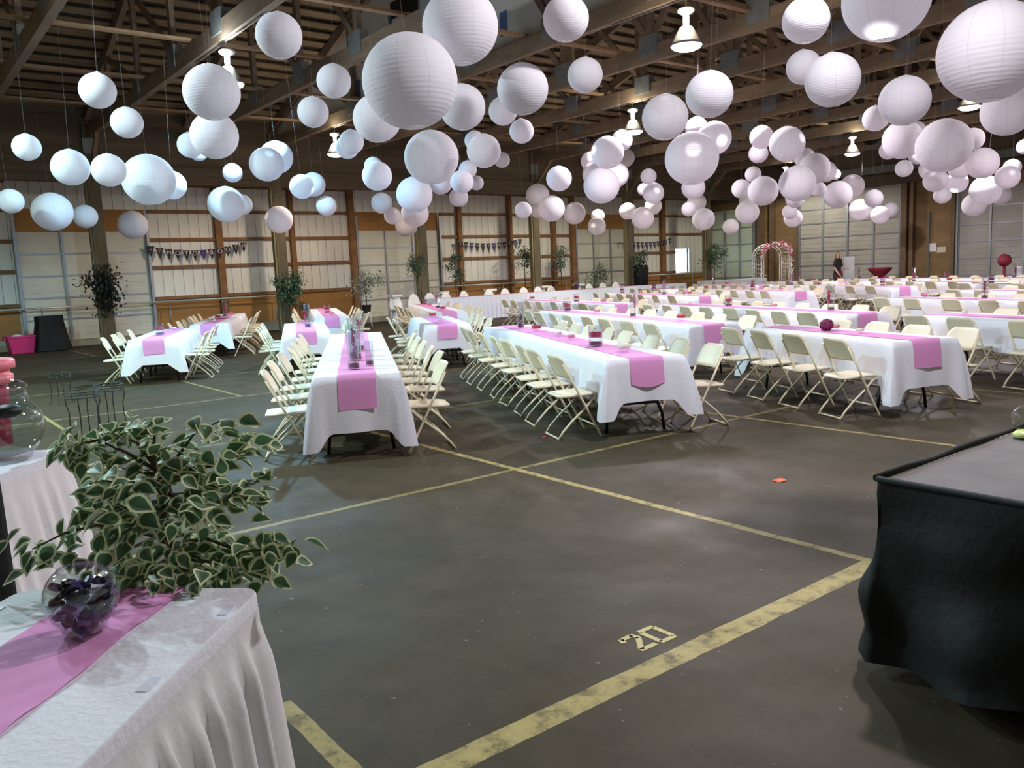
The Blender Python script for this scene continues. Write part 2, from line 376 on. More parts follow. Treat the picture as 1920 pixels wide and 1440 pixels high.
# ---- roof: dark deck with spaced boards running lengthwise, plus aisle roofs
bm = bmesh.new()
def slope(y): return ZRIDGE-(ZRIDGE-ZEAVE)*abs(y-YRIDGE)/(YP-YRIDGE)
for y0, y1 in ((YP+.3, YRIDGE),(YRIDGE, YQ-.3)):
    z0, z1 = slope(y0)+.32, slope(y1)+.32
    vs = [bm.verts.new(p) for p in ((XB,y0,z0),(XE,y0,z0),(XE,y1,z1),(XB,y1,z1),(XB,y0,z0+.05),(XE,y0,z0+.05),(XE,y1,z1+.05),(XB,y1,z1+.05))]
    for f in ((0,1,2,3),(7,6,5,4),(0,4,5,1),(1,5,6,2),(2,6,7,3),(3,7,4,0)): bm.faces.new([vs[i] for i in f])
n = 34
for s in (1, -1):
    for k in range(n):
        y = YRIDGE + s*(k+.5)*(YP-YRIDGE)/n; z = slope(y)+.27
        M = Matrix.Translation((0,y,z)) @ Matrix.Rotation(-s*math.atan((ZRIDGE-ZEAVE)/(YP-YRIDGE)), 4, 'X')
        box(bm, XB, XE, -.11, .11, -.02, .02, 1, M)
struct('ceiling', bm, [DECK, BOARD])
bm = bmesh.new(); box(bm, XB, XE, YP, YL+.1, 5.45, 5.55); box(bm, XB, XE, YR-.1, YQ, 5.45, 5.55)
for k in range(5):
    for yy in (YP+.3+k*.38, YQ-.3-k*.38): box(bm, XB, XE, yy-.06, yy+.06, 5.36, 5.45, 1)
struct('trim_11', bm, [DECK, BOARD])

# ---- posts
PX = [5.3+5.2*k for k in range(-2, 6)]
def post(x, y, lab, plates=True):
    r = empty('support_post', (x,y,0), 0, lab, 'post', 'timber posts under the girder')
    bm = bmesh.new(); box(bm, -.16, .16, -.13, .13, 0, 6.1); mk('shaft', bm, POSTM, r)
    bm = bmesh.new(); box(bm, -.215, -.16, -.09, .09, 0, 4.5); mk('side_stud', bm, mat('pale_stud', (.26,.23,.12), .8, noise_amt=.2), r)
    bm = bmesh.new(); bar(bm, (0,-.1,4.75), (0,-1.1,5.7), .09, .14); mk('knee_brace', bm, BEAM, r)
    bm = bmesh.new(); box(bm, -.175, .175, -.14, .14, 5.25, 5.65); mk('gusset_plate', bm, GUSSET, r)
    return r
plabs = {5.3:'tall timber post at left wrapped with dark foliage, in front of the white garage door',10.5:'second timber post from the left, bushy green ficus at its foot',15.7:'timber post in the middle of the left wall, right of the pale potted ficus',20.9:'fourth timber post from the left, between two pale ficus trees',26.1:'timber post right of the centre garage door',31.3:'farthest timber post beside the bright window'}
for x in PX:
    k = round(x, 1)
    if k in plabs: post(x, YP, plabs[k])
    elif x < 5 and x > -3: pass
# ---- trusses
def truss(x, lab, wrapped=False):
    r = empty('roof_truss', (x,0,0), 0, lab, 'truss', 'timber roof trusses across the hall')
    bm = bmesh.new(); box(bm, -.07, .07, YQ, YP, ZCH, ZCH+.32); mk('bottom_chord', bm, BEAM, r)
    for s, yy in ((1,YP),(-1,YQ)):
        bm = bmesh.new(); bar(bm, (0,yy,ZEAVE+.08), (0,YRIDGE,ZRIDGE+.08), .12, .26); mk('top_chord', bm, BEAM, r)
    ys = [YRIDGE+d for d in (-10.4,-7.8,-5.2,-2.6,0,2.6,5.2,7.8,10.4)]
    for y in ys:
        bm = bmesh.new(); box(bm, -.05, .05, y-.08, y+.08, ZCH+.3, slope(y)+.05); mk('king_post' if y == YRIDGE else 'web_post', bm, BEAM, r)
        bm = bmesh.new(); box(bm, -.085, .085, y-.24, y+.24, ZCH+.12, ZCH+.52); mk('gusset_plate', bm, GUSSET, r)
    for y0, y1 in zip(ys[:4], ys[1:5]):
        bm = bmesh.new(); bar(bm, (0,y1,ZCH+.35), (0,y0,slope(y0)), .06, .13); mk('web_brace', bm, BEAM, r)
    for y0, y1 in zip(ys[4:8], ys[5:9]):
        bm = bmesh.new(); bar(bm, (0,y0,ZCH+.35), (0,y1,slope(y1)), .06, .13); mk('web_brace', bm, BEAM, r)
    return r
tx = [2.7+2.6*k for k in range(-1, 12)]
tl = ['roof truss nearest the camera, mostly above the frame','roof truss crossing the top left corner','roof truss meeting the leftmost post, carrying a lamp at left','dark roof truss between the leftmost and second posts','roof truss meeting the second post, its upper part sheeted in white wrap','roof truss just beyond the white wrapped one','roof truss meeting the third post, carrying a lamp at centre','roof truss just beyond the centre lamp','roof truss meeting the fourth post','roof truss between the fourth and fifth posts','roof truss meeting the fifth post, carrying a small far lamp','last roof truss but one before the end wall','last roof truss before the end wall']
T0 = None
for i, (x, l) in enumerate(zip(tx, tl)):
    if T0 is None: T0 = truss(x, l); T0K = kids_of(T0)
    else:
        c = copy_tree(T0, T0K); c.location.x = x; c['label'] = l
# lengthwise bracing boards on the truss chords
bm = bmesh.new()
for y in (22.3,19.1,15.9,12.7,9.5,6.3,3.1,0.2): box(bm, XB, XE-.1, y-.07, y+.07, ZCH+.33, ZCH+.38)
struct('trim_9', bm, mat('brace_board', (.34,.22,.12), .8, noise_amt=.3, nscale=2))
# white house wrap sheeting on the truss at x=10.5
xw = 10.58
bm = bmesh.new(); ps = []
for y in (24.9, YRIDGE, -1.1): ps.append((y, ZCH+.34 if y != YRIDGE else ZCH+.34, slope(y)-.02))
for (ya, za, zb), (yb, zc, zd) in zip(ps, ps[1:]):
    for xx in (0, .012): bm.faces.new([bm.verts.new((xw+xx, *p)) for p in ((ya,za),(yb,zc),(yb,zd),(ya,zb))])
wr = struct('trim_10', bm, WRAP)
for k in range(26):
    y = 5+ (k % 9)*2.1 + random.uniform(-.2,.2); z = 6.35+(k//9)*1.15+random.uniform(-.1,.1)
    if z+.4 > slope(y): continue
    bm = bmesh.new(); w, h = random.uniform(.14,.3), random.uniform(.35,.6); box(bm, xw-.008, xw-.002, y-w/2, y+w/2, z-h/2, z+h/2)
    if k % 2: box(bm, xw-.008, xw-.002, y-w*.9, y+w*.9, z-h/2-.1, z-h/2-.04)
    mk('blue_printed_mark', bm, WRAPB, wr)
v = onX(757, 22, 10.4)
r = empty('exhaust_vent', v, 0, 'small black roof vent box with white strip painted as its light, on the white wrap, top centre', 'vent')
bm = bmesh.new(); box(bm, -.1, .12, -.42, .42, -.12, .28); mk('housing', bm, BLACKM, r)
bm = bmesh.new(); box(bm, -.14, -.02, -.3, .3, -.24, -.12); mk('painted_light_strip', bm, WHITEP, r)  # white strip stands in for the lit strip under the vent

# ---- round speaker/clock on far beam
c = onX(1633, 257, 30.9)
r = empty('round_speaker', c, 0, 'small dark round loudspeaker on the far beam at upper right', 'speaker')
bm = bmesh.new(); tube(bm, [(-.08,0,0),(.08,0,0)], .3, 20); mk('case', bm, BLACKM, r)
bm = bmesh.new(); tube(bm, [(-.1,0,0),(-.08,0,0)], .12, 16); mk('cone', bm, STEELG, r)

# ---- rail pipe along the left wall
rail_segs = [(-3, 7.3,'dull steel rail pipe crossing the leftmost white garage door'),(7.3,11.4,'bright steel rail pipe along the brown wall left of the second post'),(16.9,24.2,'bright steel rail pipe along the wall behind the head table'),(28.6,33.5,'thin steel rail pipe below the bright window at the far corner')]
for a, b, l in rail_segs:
    r = empty('rail_pipe', (0,YL-.42,0), 0, l, 'rail', 'rail pipes on the left wall')
    bm = bmesh.new(); tube(bm, [(a,0,1.14),(b,0,1.14)], .03, 8); mk('pipe', bm, mat('rail_steel', (.62,.64,.60), .35, metal=.4), r)
    bm = bmesh.new()
    x = a+.15
    while x < b: tube(bm, [(x,0,0.15),(x,0,1.14)], .02, 6); x += 3.4
    mk('stanchion', bm, STEELG, r)

# ================================================================== LAMPS
LAMPK = [((5.3,14.3),(.38,.74,1.0),1.5,'high bay lamp at upper left, half hidden behind a paper lantern','L'),
 ((10.5,8.8),(1,.90,.98),1.15,'brightest and nearest high bay lamp, hanging at top right of centre','C'),
 ((10.5,20.9),(1,.78,.62),.8,'small high bay lamp near the left wall, left of the biggest lanterns','L'),
 ((15.7,14.9),(.98,.90,1.0),1.0,'high bay lamp hanging at centre right beside a large paper lantern','C'),
 ((20.9,9.1),(.98,.90,1.0),1.0,'high bay lamp under the large lit lantern at far right','C'),
 ((26.1,15.0),(1,.90,.95),1.0,'high bay lamp at right, above the grey garage door','C'),
 ((31.3,21.0),(1,.95,.80),.5,'farthest high bay lamp, low above the flower arch','C'),
 ((20.9,20.9),(1,.93,.75),.9,'high bay lamp deep in the hall over the head table','C'),
 ((15.7,3.0),(1,.90,.98),1.2,'high bay lamp out past the right edge','C'),
 ((26.1,3.0),(1,.90,.98),1.0,'high bay lamp at the far right corner of the hall','C'),
 ((.2,8.8),(.70,.92,1.0),1.25,'high bay lamp above the camera to the left','C'),
 ((5.3,2.7),(.96,.94,1.0),.95,'high bay lamp above the stage','C'),
 ((-4.9,9.3),(.84,.95,1.0),.6,'added side-light lamp behind the camera to the left','C'),  # unseen, added off the lamp pattern to light the table fronts
 ((-.6,12.6),(.55,.95,.88),1.5,'added fill lamp just beyond the left edge, brightening the floor','C'),  # unseen lamp, added to brighten the left floor with teal light
 ((-4.9,15.6),(.85,.92,1.0),.5,'high bay lamp beyond the left edge of the view','C')]
lens_m = emat('lamp_lens_glow', (1,.98,1), 14)
lens_b = emat('bluish_lens_glow', (.8,.93,1), 14)
ALU = mat('lamp_reflector', (.28,.27,.25), .35, metal=.5)
W0 = 328
P0 = None
for (x, y), colr, k, lab, _ in LAMPK:
    if P0 is None:
        r = empty('high_bay_lamp', (x,y,0), 0)
        bm = bmesh.new(); lathe(bm, [(.05,.30),(.10,.27),(.16,.17),(.22,.05),(.245,-.0),(.235,-.0),(.2,.06),(.14,.16),(.04,.26)], 28, c=(0,0,4.93)); mk('reflector', bm, ALU, r, True)
        bm = bmesh.new(); lathe(bm, [(.001,.012),(.235,.012),(.235,-.0),(.215,-.03),(.15,-.06),(.001,-.075)], 28, c=(0,0,4.93)); mk('lens', bm, lens_m, r)
        bm = bmesh.new(); lathe(bm, [(.001,0),(.05,0),(.05,.13),(.045,.15),(.12,.19),(.14,.22),(.12,.25),(.001,.25)], 16, c=(0,0,5.23)); mk('ballast_cap', bm, WHITEP, r, True)
        bm = bmesh.new(); tube(bm, [(0,0,5.48),(0,0,5.66)], .012, 6); tube(bm, [(0,-1.6,5.63),(0,1.6,5.63)], .015, 6); mk('conduit', bm, ALU, r)
        P0 = r; P0K = kids_of(r)
    else: r = copy_tree(P0, P0K)
    r.location = (x, y, 0); tag(r, lab, 'lamp', 'high bay lamps under the trusses')
    ld = bpy.data.lights.new('lamp_beam', 'SPOT'); ld.shadow_soft_size = .12; ld.energy = W0*k*2.5; ld.color = colr; ld.spot_size = math.radians(172); ld.spot_blend = .25
    lo = bpy.data.objects.new('lamp_beam', ld); COL.objects.link(lo); lo.location = (0,0,4.80); lo.parent = r
    lu = bpy.data.lights.new('lamp_upglow', 'POINT'); lu.energy = W0*k*.22; lu.color = (1,.90,.72) if colr[0] > .9 else (.85,.95,1); lu.shadow_soft_size = .05
    lo = bpy.data.objects.new('lamp_upglow', lu); COL.objects.link(lo); lo.location = (-.17,-.12,5.33); lo.parent = r
#END_PART1
# ================================================================== FOLDING CHAIR
def ch_backrest(bm, mi=0):
    def fn(u, v):
        t = v; z = .575+.215*t
        hw = .208
        if t > .55: q = (t-.55)/.45; hw = .208-.075*(1-math.sqrt(max(0, 1-q*q*.98)))
        if t < .2: q = (.2-t)/.2; hw = .208-.02*q*q
        x = (u*2-1)*hw; zz = z - (.02*(x/.2)**2 if t < .3 else 0)*0
        y = .20-.37*(z/.78) - .035*(1-(x/.21)**2)
        return (x, y, zz)
    a = grid(bm, fn, 10, 7, mi); b = grid(bm, lambda u, v: (Vector(fn(u, v))+Vector((0,.014,.006))), 10, 7, mi)
    edge(bm, a, b, mi)
def edge(bm, a, b, mi=0):
    nu, nv = len(a)-1, len(a[0])-1
    pa = [(i,0) for i in range(nu)]+[(nu,j) for j in range(nv)]+[(i,nv) for i in range(nu,0,-1)]+[(0,j) for j in range(nv,0,-1)]
    for k in range(len(pa)):
        p, q = pa[k], pa[(k+1) % len(pa)]
        f = bm.faces.new((a[p[0]][p[1]], a[q[0]][q[1]], b[q[0]][q[1]], b[p[0]][p[1]])); f.material_index = mi
def ch_seat(bm, mi=0):
    def fn(u, v):
        y = .215-.40*v; hw = .195 if v > .12 else .195-.03*(1-v/.12)
        if v > .85: hw = .195-.05*((v-.85)/.15)**2
        x = (u*2-1)*hw
        z = .435-.012*(1-(x/.2)**2)*math.sin(PI*min(1,v*1.1)) - (.018*((.12-v)/.12)**2 if v < .12 else 0) - .02*v
        return (x, y, z)
    a = grid(bm, fn, 8, 8, mi); b = grid(bm, lambda u, v: (Vector(fn(u, v))+Vector((0,0,-.022))), 8, 8, mi)
    edge(bm, a, b, mi)
def ch_front_leg(bm, s, mi=0): tube(bm, [(s*.212,.215,.0),(s*.212,.20,.03),(s*.208,.0,.42),(s*.205,-.15,.72)], .0115, 6, mi)
def ch_rear_leg(bm, s, mi=0): tube(bm, [(s*.180,.19,.415),(s*.180,.06,.28),(s*.180,-.07,.17),(s*.180,-.165,.075),(s*.180,-.215,.0)], .0115, 6, mi)
def ch_str(bm, q, mi=0):
    if q == 0: tube(bm, [(-.18,-.207,.014),(.18,-.207,.014)], .010, 6, mi)
    else: tube(bm, [(-.21,.15,.12),(.21,.15,.12)], .009, 6, mi)
def chair_full():
    r = empty('folding_chair')
    bm = bmesh.new(); ch_backrest(bm); mk('backrest', bm, CHAIR, r, True)
    bm = bmesh.new(); ch_seat(bm); mk('seat', bm, CHAIR, r, True)
    for s in (-1, 1):
        bm = bmesh.new(); ch_front_leg(bm, s); mk('leg', bm, TUBE, r)
        bm = bmesh.new(); ch_rear_leg(bm, s); mk('leg', bm, TUBE, r)
    for q in (0, 1): bm = bmesh.new(); ch_str(bm, q); mk('stretcher', bm, TUBE, r)
    return r
CHF = chair_full(); CHFK = kids_of(CHF); ch_used = False
bm = bmesh.new(); ch_backrest(bm, 0); ch_seat(bm, 0)
for s in (-1, 1): ch_front_leg(bm, s, 1); ch_rear_leg(bm, s, 1)
ch_str(bm, 0, 1); ch_str(bm, 1, 1)
CHS = mk('folding_chair', bm, [CHAIR, TUBE], None, True); chs_used = False
NCH = 0
def place_chair(x, y, rz, label, group):
    global ch_used, chs_used, NCH
    px, py, d = proj((x, y, .6))
    m = 40+300/max(d, 1)
    if d < .5 or px < -m or px > 1920+m: return
    NCH += 1
    if d < 15.5:
        if not ch_used: c = CHF; ch_used = True
        else: c = copy_tree(CHF, CHFK)
    else:
        if not chs_used: c = CHS; chs_used = True
        else: c = CHS.copy(); COL.objects.link(c)
    c.location = (x, y, 0); c.rotation_euler = (0, 0, rz); tag(c, label, 'chair', group)

# ================================================================== TABLES
def cloth_obj(name, L, b, top, dE, dS, dC, step, material, seed, corner_push=.13, fold=.015):
    """rectangular cloth with hanging sides; local x along the length, y across"""
    rnd = random.Random(seed); a = L/2; rc = .02
    samples = []   # (edge point, normal, drop, foldphase)
    def side(p0, p1, nrm, d, n):
        ln = (Vector(p1)-Vector(p0)).length
        for i in range(n):
            t = i/n; s = t*ln; near = min(s, ln-s)
            k = 1-ss(near/.19)
            samples.append((Vector(p0).lerp(Vector(p1), t), Vector(nrm), d+(dC-d)*k*k, k, s))
        samples.append((Vector(p1), Vector(nrm), dC, 1, ln))
    def n_(l): return max(4, int(l/step))
    side((-a,-b), (a,-b), (0,-1), dS, n_(L)); samples.append((Vector((a,-b)), Vector((.707,-.707)), dC*1.0, 1.4, 0))
    side((a,-b), (a,b), (1,0), dE, n_(2*b)*(2 if step < .2 else 1)); samples.append((Vector((a,b)), Vector((.707,.707)), dC*1.0, 1.4, 0))
    side((a,b), (-a,b), (0,1), dS, n_(L)); samples.append((Vector((-a,b)), Vector((-.707,.707)), dC*1.0, 1.4, 0))
    side((-a,b), (-a,-b), (-1,0), dE, n_(2*b)*(2 if step < .2 else 1)); samples.append((Vector((-a,-b)), Vector((-.707,-.707)), dC*1.0, 1.4, 0))
    NV = 8 if step < .2 else 3
    bm = bmesh.new(); cols = []; ph = rnd.random()*6; fr = rnd.uniform(2.2, 3.2)
    N = len(samples)
    for i, (e, nrm, d, k, s) in enumerate(samples):
        col = []; arc_ = s*10.5+ph+i*.0; wob = math.sin(arc_)+.55*math.sin(arc_*1.9+ph*2)
        for j in range(NV+1):
            t = j/NV
            out = .012*min(1, t*6)+.035*t+corner_push*(max(0, k-.25)**2)*t*(1.1-.35*t) + fold*wob*t
            z = top-d*t
            if j == 0: out = 0
            # round the edge
            col.append(bm.verts.new((e.x+nrm.x*out, e.y+nrm.y*out, z if j else top)))
        cols.append(col)
    for i in range(N):
        A, Bq = cols[i], cols[(i+1) % N]
        for j in range(NV):
            f = bm.faces.new((A[j], Bq[j], Bq[j+1], A[j+1])); f.smooth = True
    # top: strips across using opposite samples is fiddly, use one ngon fan per segment
    cen = bm.verts.new((0,0,top))
    for i in range(N): 
        f = bm.faces.new((cols[i][0], cols[(i+1) % N][0], cen)); f.smooth = False
    bmesh.ops.remove_doubles(bm, verts=bm.verts[:], dist=.0008)
    o = mk(name, bm, material)
    return o
def runner_mesh(L, w, top, dE, mate, nseg, scallop=False):
    a = L/2; bm = bmesh.new(); prof = []
    for sgn in (-1, 1):
        side = []
        for j in range(7):
            t = j/6; tt_ = t*.6; out = .012*min(1, tt_*6)+.035*tt_+.004+.016*tt_; side.append((sgn*(a+out), top+.004-dE*t if j else top+.004))
        prof.append(side)
    pts = prof[0][::-1]+[(-a+L*i/nseg, top+.004+.0) for i in range(1, nseg)]+prof[1]
    cols = []
    M_ = 6
    for i, (x, z) in enumerate(pts):
        r = []
        wv = .006*math.sin(x*5+1)*math.sin(x*2.3)
        for j in range(M_+1):
            y = -w/2+w*j/M_+wv; zz = z
            if scallop and (i == 0 or i == len(pts)-1): zz = z-.035*math.sin(PI*j/M_)
            if top-.001 < z: zz += .002*abs(math.sin(x*9+j))
            r.append(bm.verts.new((x, y, zz)))
        cols.append(r)
    for i in range(len(cols)-1):
        for j in range(M_):
            f = bm.faces.new((cols[i][j], cols[i+1][j], cols[i+1][j+1], cols[i][j+1])); f.smooth = True
    return mk('table_runner', bm, mate)
def wish_leg(bm, x, s):
    tube(bm, [(x, s*.15, .70), (x, s*.165, .50), (x, s*.21, .33), (x, s*.28, .16), (x, s*.30, .0)], .016, 8)
TBL = {}
def table_parts(L):
    key = round(L, 2)
    if key in TBL:
        return copy_tree(*TBL[key])
    r = empty('folding_table')
    bm = bmesh.new(); box(bm, -L/2+.01, L/2-.01, -.37, .37, .70, .737); mk('tabletop', bm, mat('table_laminate', (.6,.58,.52), .5), r)
    for sx_ in (-1, 1):
        x = sx_*(L/2-.30)
        for s in (-1, 1): bm = bmesh.new(); wish_leg(bm, x, s); mk('leg', bm, BLACKM, r)
        bm = bmesh.new(); tube(bm, [(x,-.235,.27),(x,.235,.27)], .014, 8); mk('crossbar', bm, BLACKM, r)
    TBL[key] = (r, kids_of(r))
    return r
TOP = .742
TABLES = [ # name, front centre, angle, length, description, n chairs per side, front drop, scallop
 ('t3',(3.33,6.54),62.6,5.75,'the nearest centre-left table',7,.50,0),
 ('t4',(5.63,5.25),65.3,5.59,'the scalloped-runner table at centre',8,.40,1),
 ('t10',(8.18,3.91),68,2.6,'the shaded short right table',4,.46,0),
 ('T7',(7.75,11.75),63.5,3.0,'the short middle table',4,.40,0),
 ('T8',(10.38,15.62),64.1,6.2,'the table touching the head table',8,.40,0),
 ('T5',(5.89,13.31),66.8,2.8,'the short table behind the nearest',4,.40,0),
 ('T6',(8.3,17.29),66.7,6.4,'the table by the silvery ficus',7,.40,0),
 ('T1',(3.68,14.38),67.1,3.2,'the front far-left table',4,.42,0),
 ('T2',(5.81,18.15),66.3,6.2,'the rear far-left table',7,.40,0),
 ('t9',(9.24,7.33),69.5,6.2,'the second table right of centre',8,.40,1),
 ('t11',(11.73,6.47),69.8,5.8,'the third table right of centre',8,.42,1),
 ('t12',(13.71,13.51),73.0,6.0,'the table fronting the head table',7,.40,0),
 ('t13',(10.90,3.15),70,2.5,'the front right-edge table',3,.40,0),
 ('t14',(14.26,3.0),69.7,5.6,'the second right-edge table',7,.40,0),
 ('t15',(17.27,13.99),68,5.9,'the mid-hall table left of the arch',7,.40,0),
 ('t16',(16.9,2.6),66,6.4,'the third right-edge table',7,.40,0),
 ('t18',(19.55,12.65),66,5.9,'the mid-hall table below the arch',7,.40,0),
 ('t19',(21.9,11.05),66,5.9,'the mid-hall table below the grey door',7,.40,0),
 ('t20',(24.1,9.2),66,5.9,'the mid-hall table below the panel',7,.40,0),
 ('t21',(21.05,4.9),66,5.4,'the fourth right-edge table',6,.40,0),
 ('t23',(27.3,9.8),66,5.6,'the far table by the gift boxes',6,.40,0),
 ('t24',(21.9,18.6),66,3.0,'the back table by the head table',4,.40,0),
 ('t25',(24.9,17.6),66,4.0,'the back table before the arch',5,.40,0),
 ('t26',(27.1,15.9),66,4.2,'the back table before the standing woman',5,.40,0),
 ('t27',(29.5,15.0),66,3.0,'the last table by the cocktail table',3,.36,0)]
TI = {}
for ti, (nm, fc, ang, L, desc, nch, dfr, scal) in enumerate(TABLES):
    an = math.radians(ang); u = Vector((math.cos(an), math.sin(an))); v = Vector((math.sin(an), -math.cos(an)))
    fc = Vector(fc); c = fc+u*(L/2); dist = fc.length
    near = dist < 13
    TI[nm] = (fc, u, v, L, an, desc)
    nt_ = max(1, round(L/1.95)); sl = L/nt_
    if dist < 20:
        for k in range(nt_):
            t = table_parts(sl-.012); p = fc+u*(sl*(k+.5)); t.location = (p.x, p.y, 0); t.rotation_euler = (0,0,an)
            where = 'only section' if nt_ == 1 else ('nearest section' if k == 0 else ('farthest section' if k == nt_-1 else 'middle section'))
            tag(t, 'black-legged folding table, %s under %s' % (where, desc), 'table', 'folding tables under white cloths')
    o = cloth_obj('tablecloth', L, .38, TOP, dfr, .40, dfr+.15, .05 if near else .2, CLOTH, ti)
    o.location = (c.x, c.y, 0); o.rotation_euler = (0,0,an)
    tag(o, 'white tablecloth over %s' % desc, 'tablecloth', 'white tablecloths')
    ru = runner_mesh(L, .33, TOP, dfr*.60, PINK, int(L/.12), scal); ru.location = (c.x, c.y, 0); ru.rotation_euler = (0,0,an)
    tag(ru, 'pink sheer runner along %s' % desc, 'table runner', 'pink table runners')
    rnd = random.Random(100+ti)
    rightish = nm in ('t10','t9','t11','t12','t13','t14','t15','t16','t18','t19','t20','t21','t23','t24','t25','t26','t27')
    for s, sn in ((-1, 'near' if rightish else 'left'), (1, 'far' if rightish else 'right')):
        sp = L/nch
        for k in range(nch):
            q = sp*(k+.5)+rnd.uniform(-.05, .05); off = .38+rnd.uniform(.20, .30)+.02
            if nm == 't3' and s == 1:
                q = [.22, 1.25, 1.95, 2.7, 3.4, 4.2, 5.0][k] if k < 7 else q
            p = fc+u*q+v*(s*off)
            rz = math.atan2(-v.y*s, -v.x*s)-PI/2+rnd.uniform(-.07, .07)
            end = 'right' if rightish else 'near'
            place_chair(p.x, p.y, rz, 'cream folding chair %s from front, %s side of %s' % (ORD[k], sn, desc), 'cream folding chairs')
print('CHAIRS', NCH)

# ================================================================== CENTREPIECES
def vase_tall(h=.42, r=.055):
    ro = empty('glass_cylinder_vase'); bm = bmesh.new(); lathe(bm, [(.001,.004),(r,.004),(r,h),(r-.003,h),(r-.003,.012),(.001,.012)], 20); mk('glass_body', bm, GLASS, ro, True)
    bm = bmesh.new(); lathe(bm, [(.001,.012),(r-.006,.012),(r-.006,.055),(.001,.06)], 14); mk('pebble_layer', bm, PEB, ro); return ro
def hurricane(h=.20, r=.07, water=RED):
    ro = empty('hurricane_vase'); bm = bmesh.new(); lathe(bm, [(.001,.004),(r,.004),(r,h),(r-.003,h),(r-.003,.012),(.001,.012)], 20); mk('glass_body', bm, GLASS, ro, True)
    bm = bmesh.new(); lathe(bm, [(.001,.085),(r-.005,.085),(r-.005,.135),(.001,.14)], 16); mk('petal_layer', bm, water, ro)
    bm = bmesh.new(); lathe(bm, [(.001,.012),(r-.006,.012),(r-.006,.04),(.001,.045)], 14); mk('pebble_layer', bm, PEB, ro); return ro
def bowl(r=.065, fill=RED):
    ro = empty('bubble_bowl'); pr_ = [(.001,.003)]+[(r*math.sin(a), r*.85-r*.85*math.cos(a)) for a in [PI*k/14 for k in range(2, 12)]]
    bm = bmesh.new(); lathe(bm, pr_, 18); mk('glass_body', bm, GLASS, ro, True)
    bm = bmesh.new(); lathe(bm, [(.001,r*.5)]+[(r*.93*math.cos(a), r*.85+r*.6*math.sin(a)) for a in (-.5,-.2,.15,.5)]+[(.001,r*1.25)], 14); mk('floating_petals', bm, fill, ro); return ro
def flower_ball(r=.06, m=PURP):
    bm = bmesh.new(); rnd = random.Random(3)
    for k in range(60):
        th = math.acos(1-2*(k+.5)/60); ph = k*2.4; n = Vector((math.sin(th)*math.cos(ph), math.sin(th)*math.sin(ph), math.cos(th)))
        c = n*r*rnd.uniform(.85, 1.1); t = n.orthogonal().normalized(); w = n.cross(t); s = r*.42
        f = bm.faces.new([bm.verts.new(c+t*s*math.cos(a)+w*s*math.sin(a)+n*(.25*s*math.sin(a*2))) for a in (0,1.26,2.5,3.77,5.0)])
    for vtx in bm.verts: vtx.co.z += r
    return mk('flower_ball', bm, m)
def bouquet(h=.36, m=PINKP):
    ro = empty('silk_flower_stem'); bm = bmesh.new()
    tube(bm, [(0,0,.06),(.01,0,.2),(0,.01,h-.05)], .004, 5); mk('stem', bm, GREENB, ro)
    bm = bmesh.new(); rnd = random.Random(5)
    for k in range(34):
        z = rnd.uniform(h*.45, h); a = rnd.random()*6.3; rr = rnd.uniform(0,.035); c = Vector((rr*math.cos(a), rr*math.sin(a), z)); n = Vector((math.cos(a), math.sin(a), rnd.uniform(-.3,.8))).normalized()
        t = n.orthogonal().normalized(); w = n.cross(t); s = .018
        bm.faces.new([bm.verts.new(c+t*s*math.cos(q)+w*s*math.sin(q)) for q in (0,1.26,2.5,3.77,5.0)])
    mk('blossoms', bm, m, ro); return ro
PROT = {}
def put(kind, x, y, z, label, cat, group, scale=1, rz=0):
    if kind not in PROT:
        o = {'tall': lambda: vase_tall(), 'tall2': lambda: vase_tall(.30,.05), 'hur': lambda: hurricane(), 'bowlr': lambda: bowl(.075, RED), 'bowlp': lambda: bowl(.06, PINKP), 'vot': lambda: bowl(.045, WAX),
             'ball': lambda: flower_ball(), 'bq': lambda: bouquet(), 'bqr': lambda: bouquet(.30, RED)}[kind]()
        PROT[kind] = (o, kids_of(o)); c = o
    else: c = copy_tree(*PROT[kind])
    c.location = (x, y, z); c.scale = (scale,)*3; c.rotation_euler.z = rz; tag(c, label, cat, group); return c
ZT = TOP+.009
names = {'tall':('tall glass vase','vase'),'tall2':('medium glass vase','vase'),'hur':('vase with red petals','vase'),'bowlr':('bowl of red petals','bowl'),'bowlp':('bowl of pink petals','bowl'),'vot':('glass candle bowl','candle holder'),'ball':('burgundy flower ball','flowers'),'bq':('pink silk flower stem','flowers'),'bqr':('red silk flower stem','flowers')}
def on_table(nm, q, vo, kind, where, scale=1):
    fc, u, v, L, an, desc = TI[nm]; p = fc+u*q+v*vo
    lab, cat = names[kind]
    put(kind, p.x, p.y, ZT, '%s on %s, %s' % (lab, desc, where), cat, 'table centrepieces', scale)
W_ = ['near its front end','just behind the front centrepiece','at its middle','past the middle','near its far end']
on_table('t3', .42, -.02, 'tall', 'at its very front'); on_table('t3', 1.25, 0, 'tall2', W_[1], 1.2); on_table('t3', 1.62, -.02, 'tall', 'third in its row of vases'); on_table('t3', 1.62, -.02, 'bqr', 'third in its row of vases')
on_table('t3', 2.35, .04, 'tall', 'fourth in its row of vases', 1.05); on_table('t3', 2.35, .04, 'bq', 'fourth in its row of vases'); on_table('t3', .66, .13, 'tall2', 'on the right of the front vase', .8)
on_table('t4', .55, 0, 'vot', W_[0], 1.5); on_table('t4', 1.35, -.02, 'hur', W_[1], 1.1); on_table('t4', 2.3, 0, 'bowlp', W_[2], .8); on_table('t4', 2.9, .02, 'vot', W_[3]); on_table('t4', 3.9, 0, 'bowlr', 'second from back'); on_table('t4', 4.8, 0, 'tall', W_[4], .9)
on_table('t10', .95, 0, 'vot', W_[0]); on_table('t10', 1.45, .06, 'bowlp', W_[2], .9)
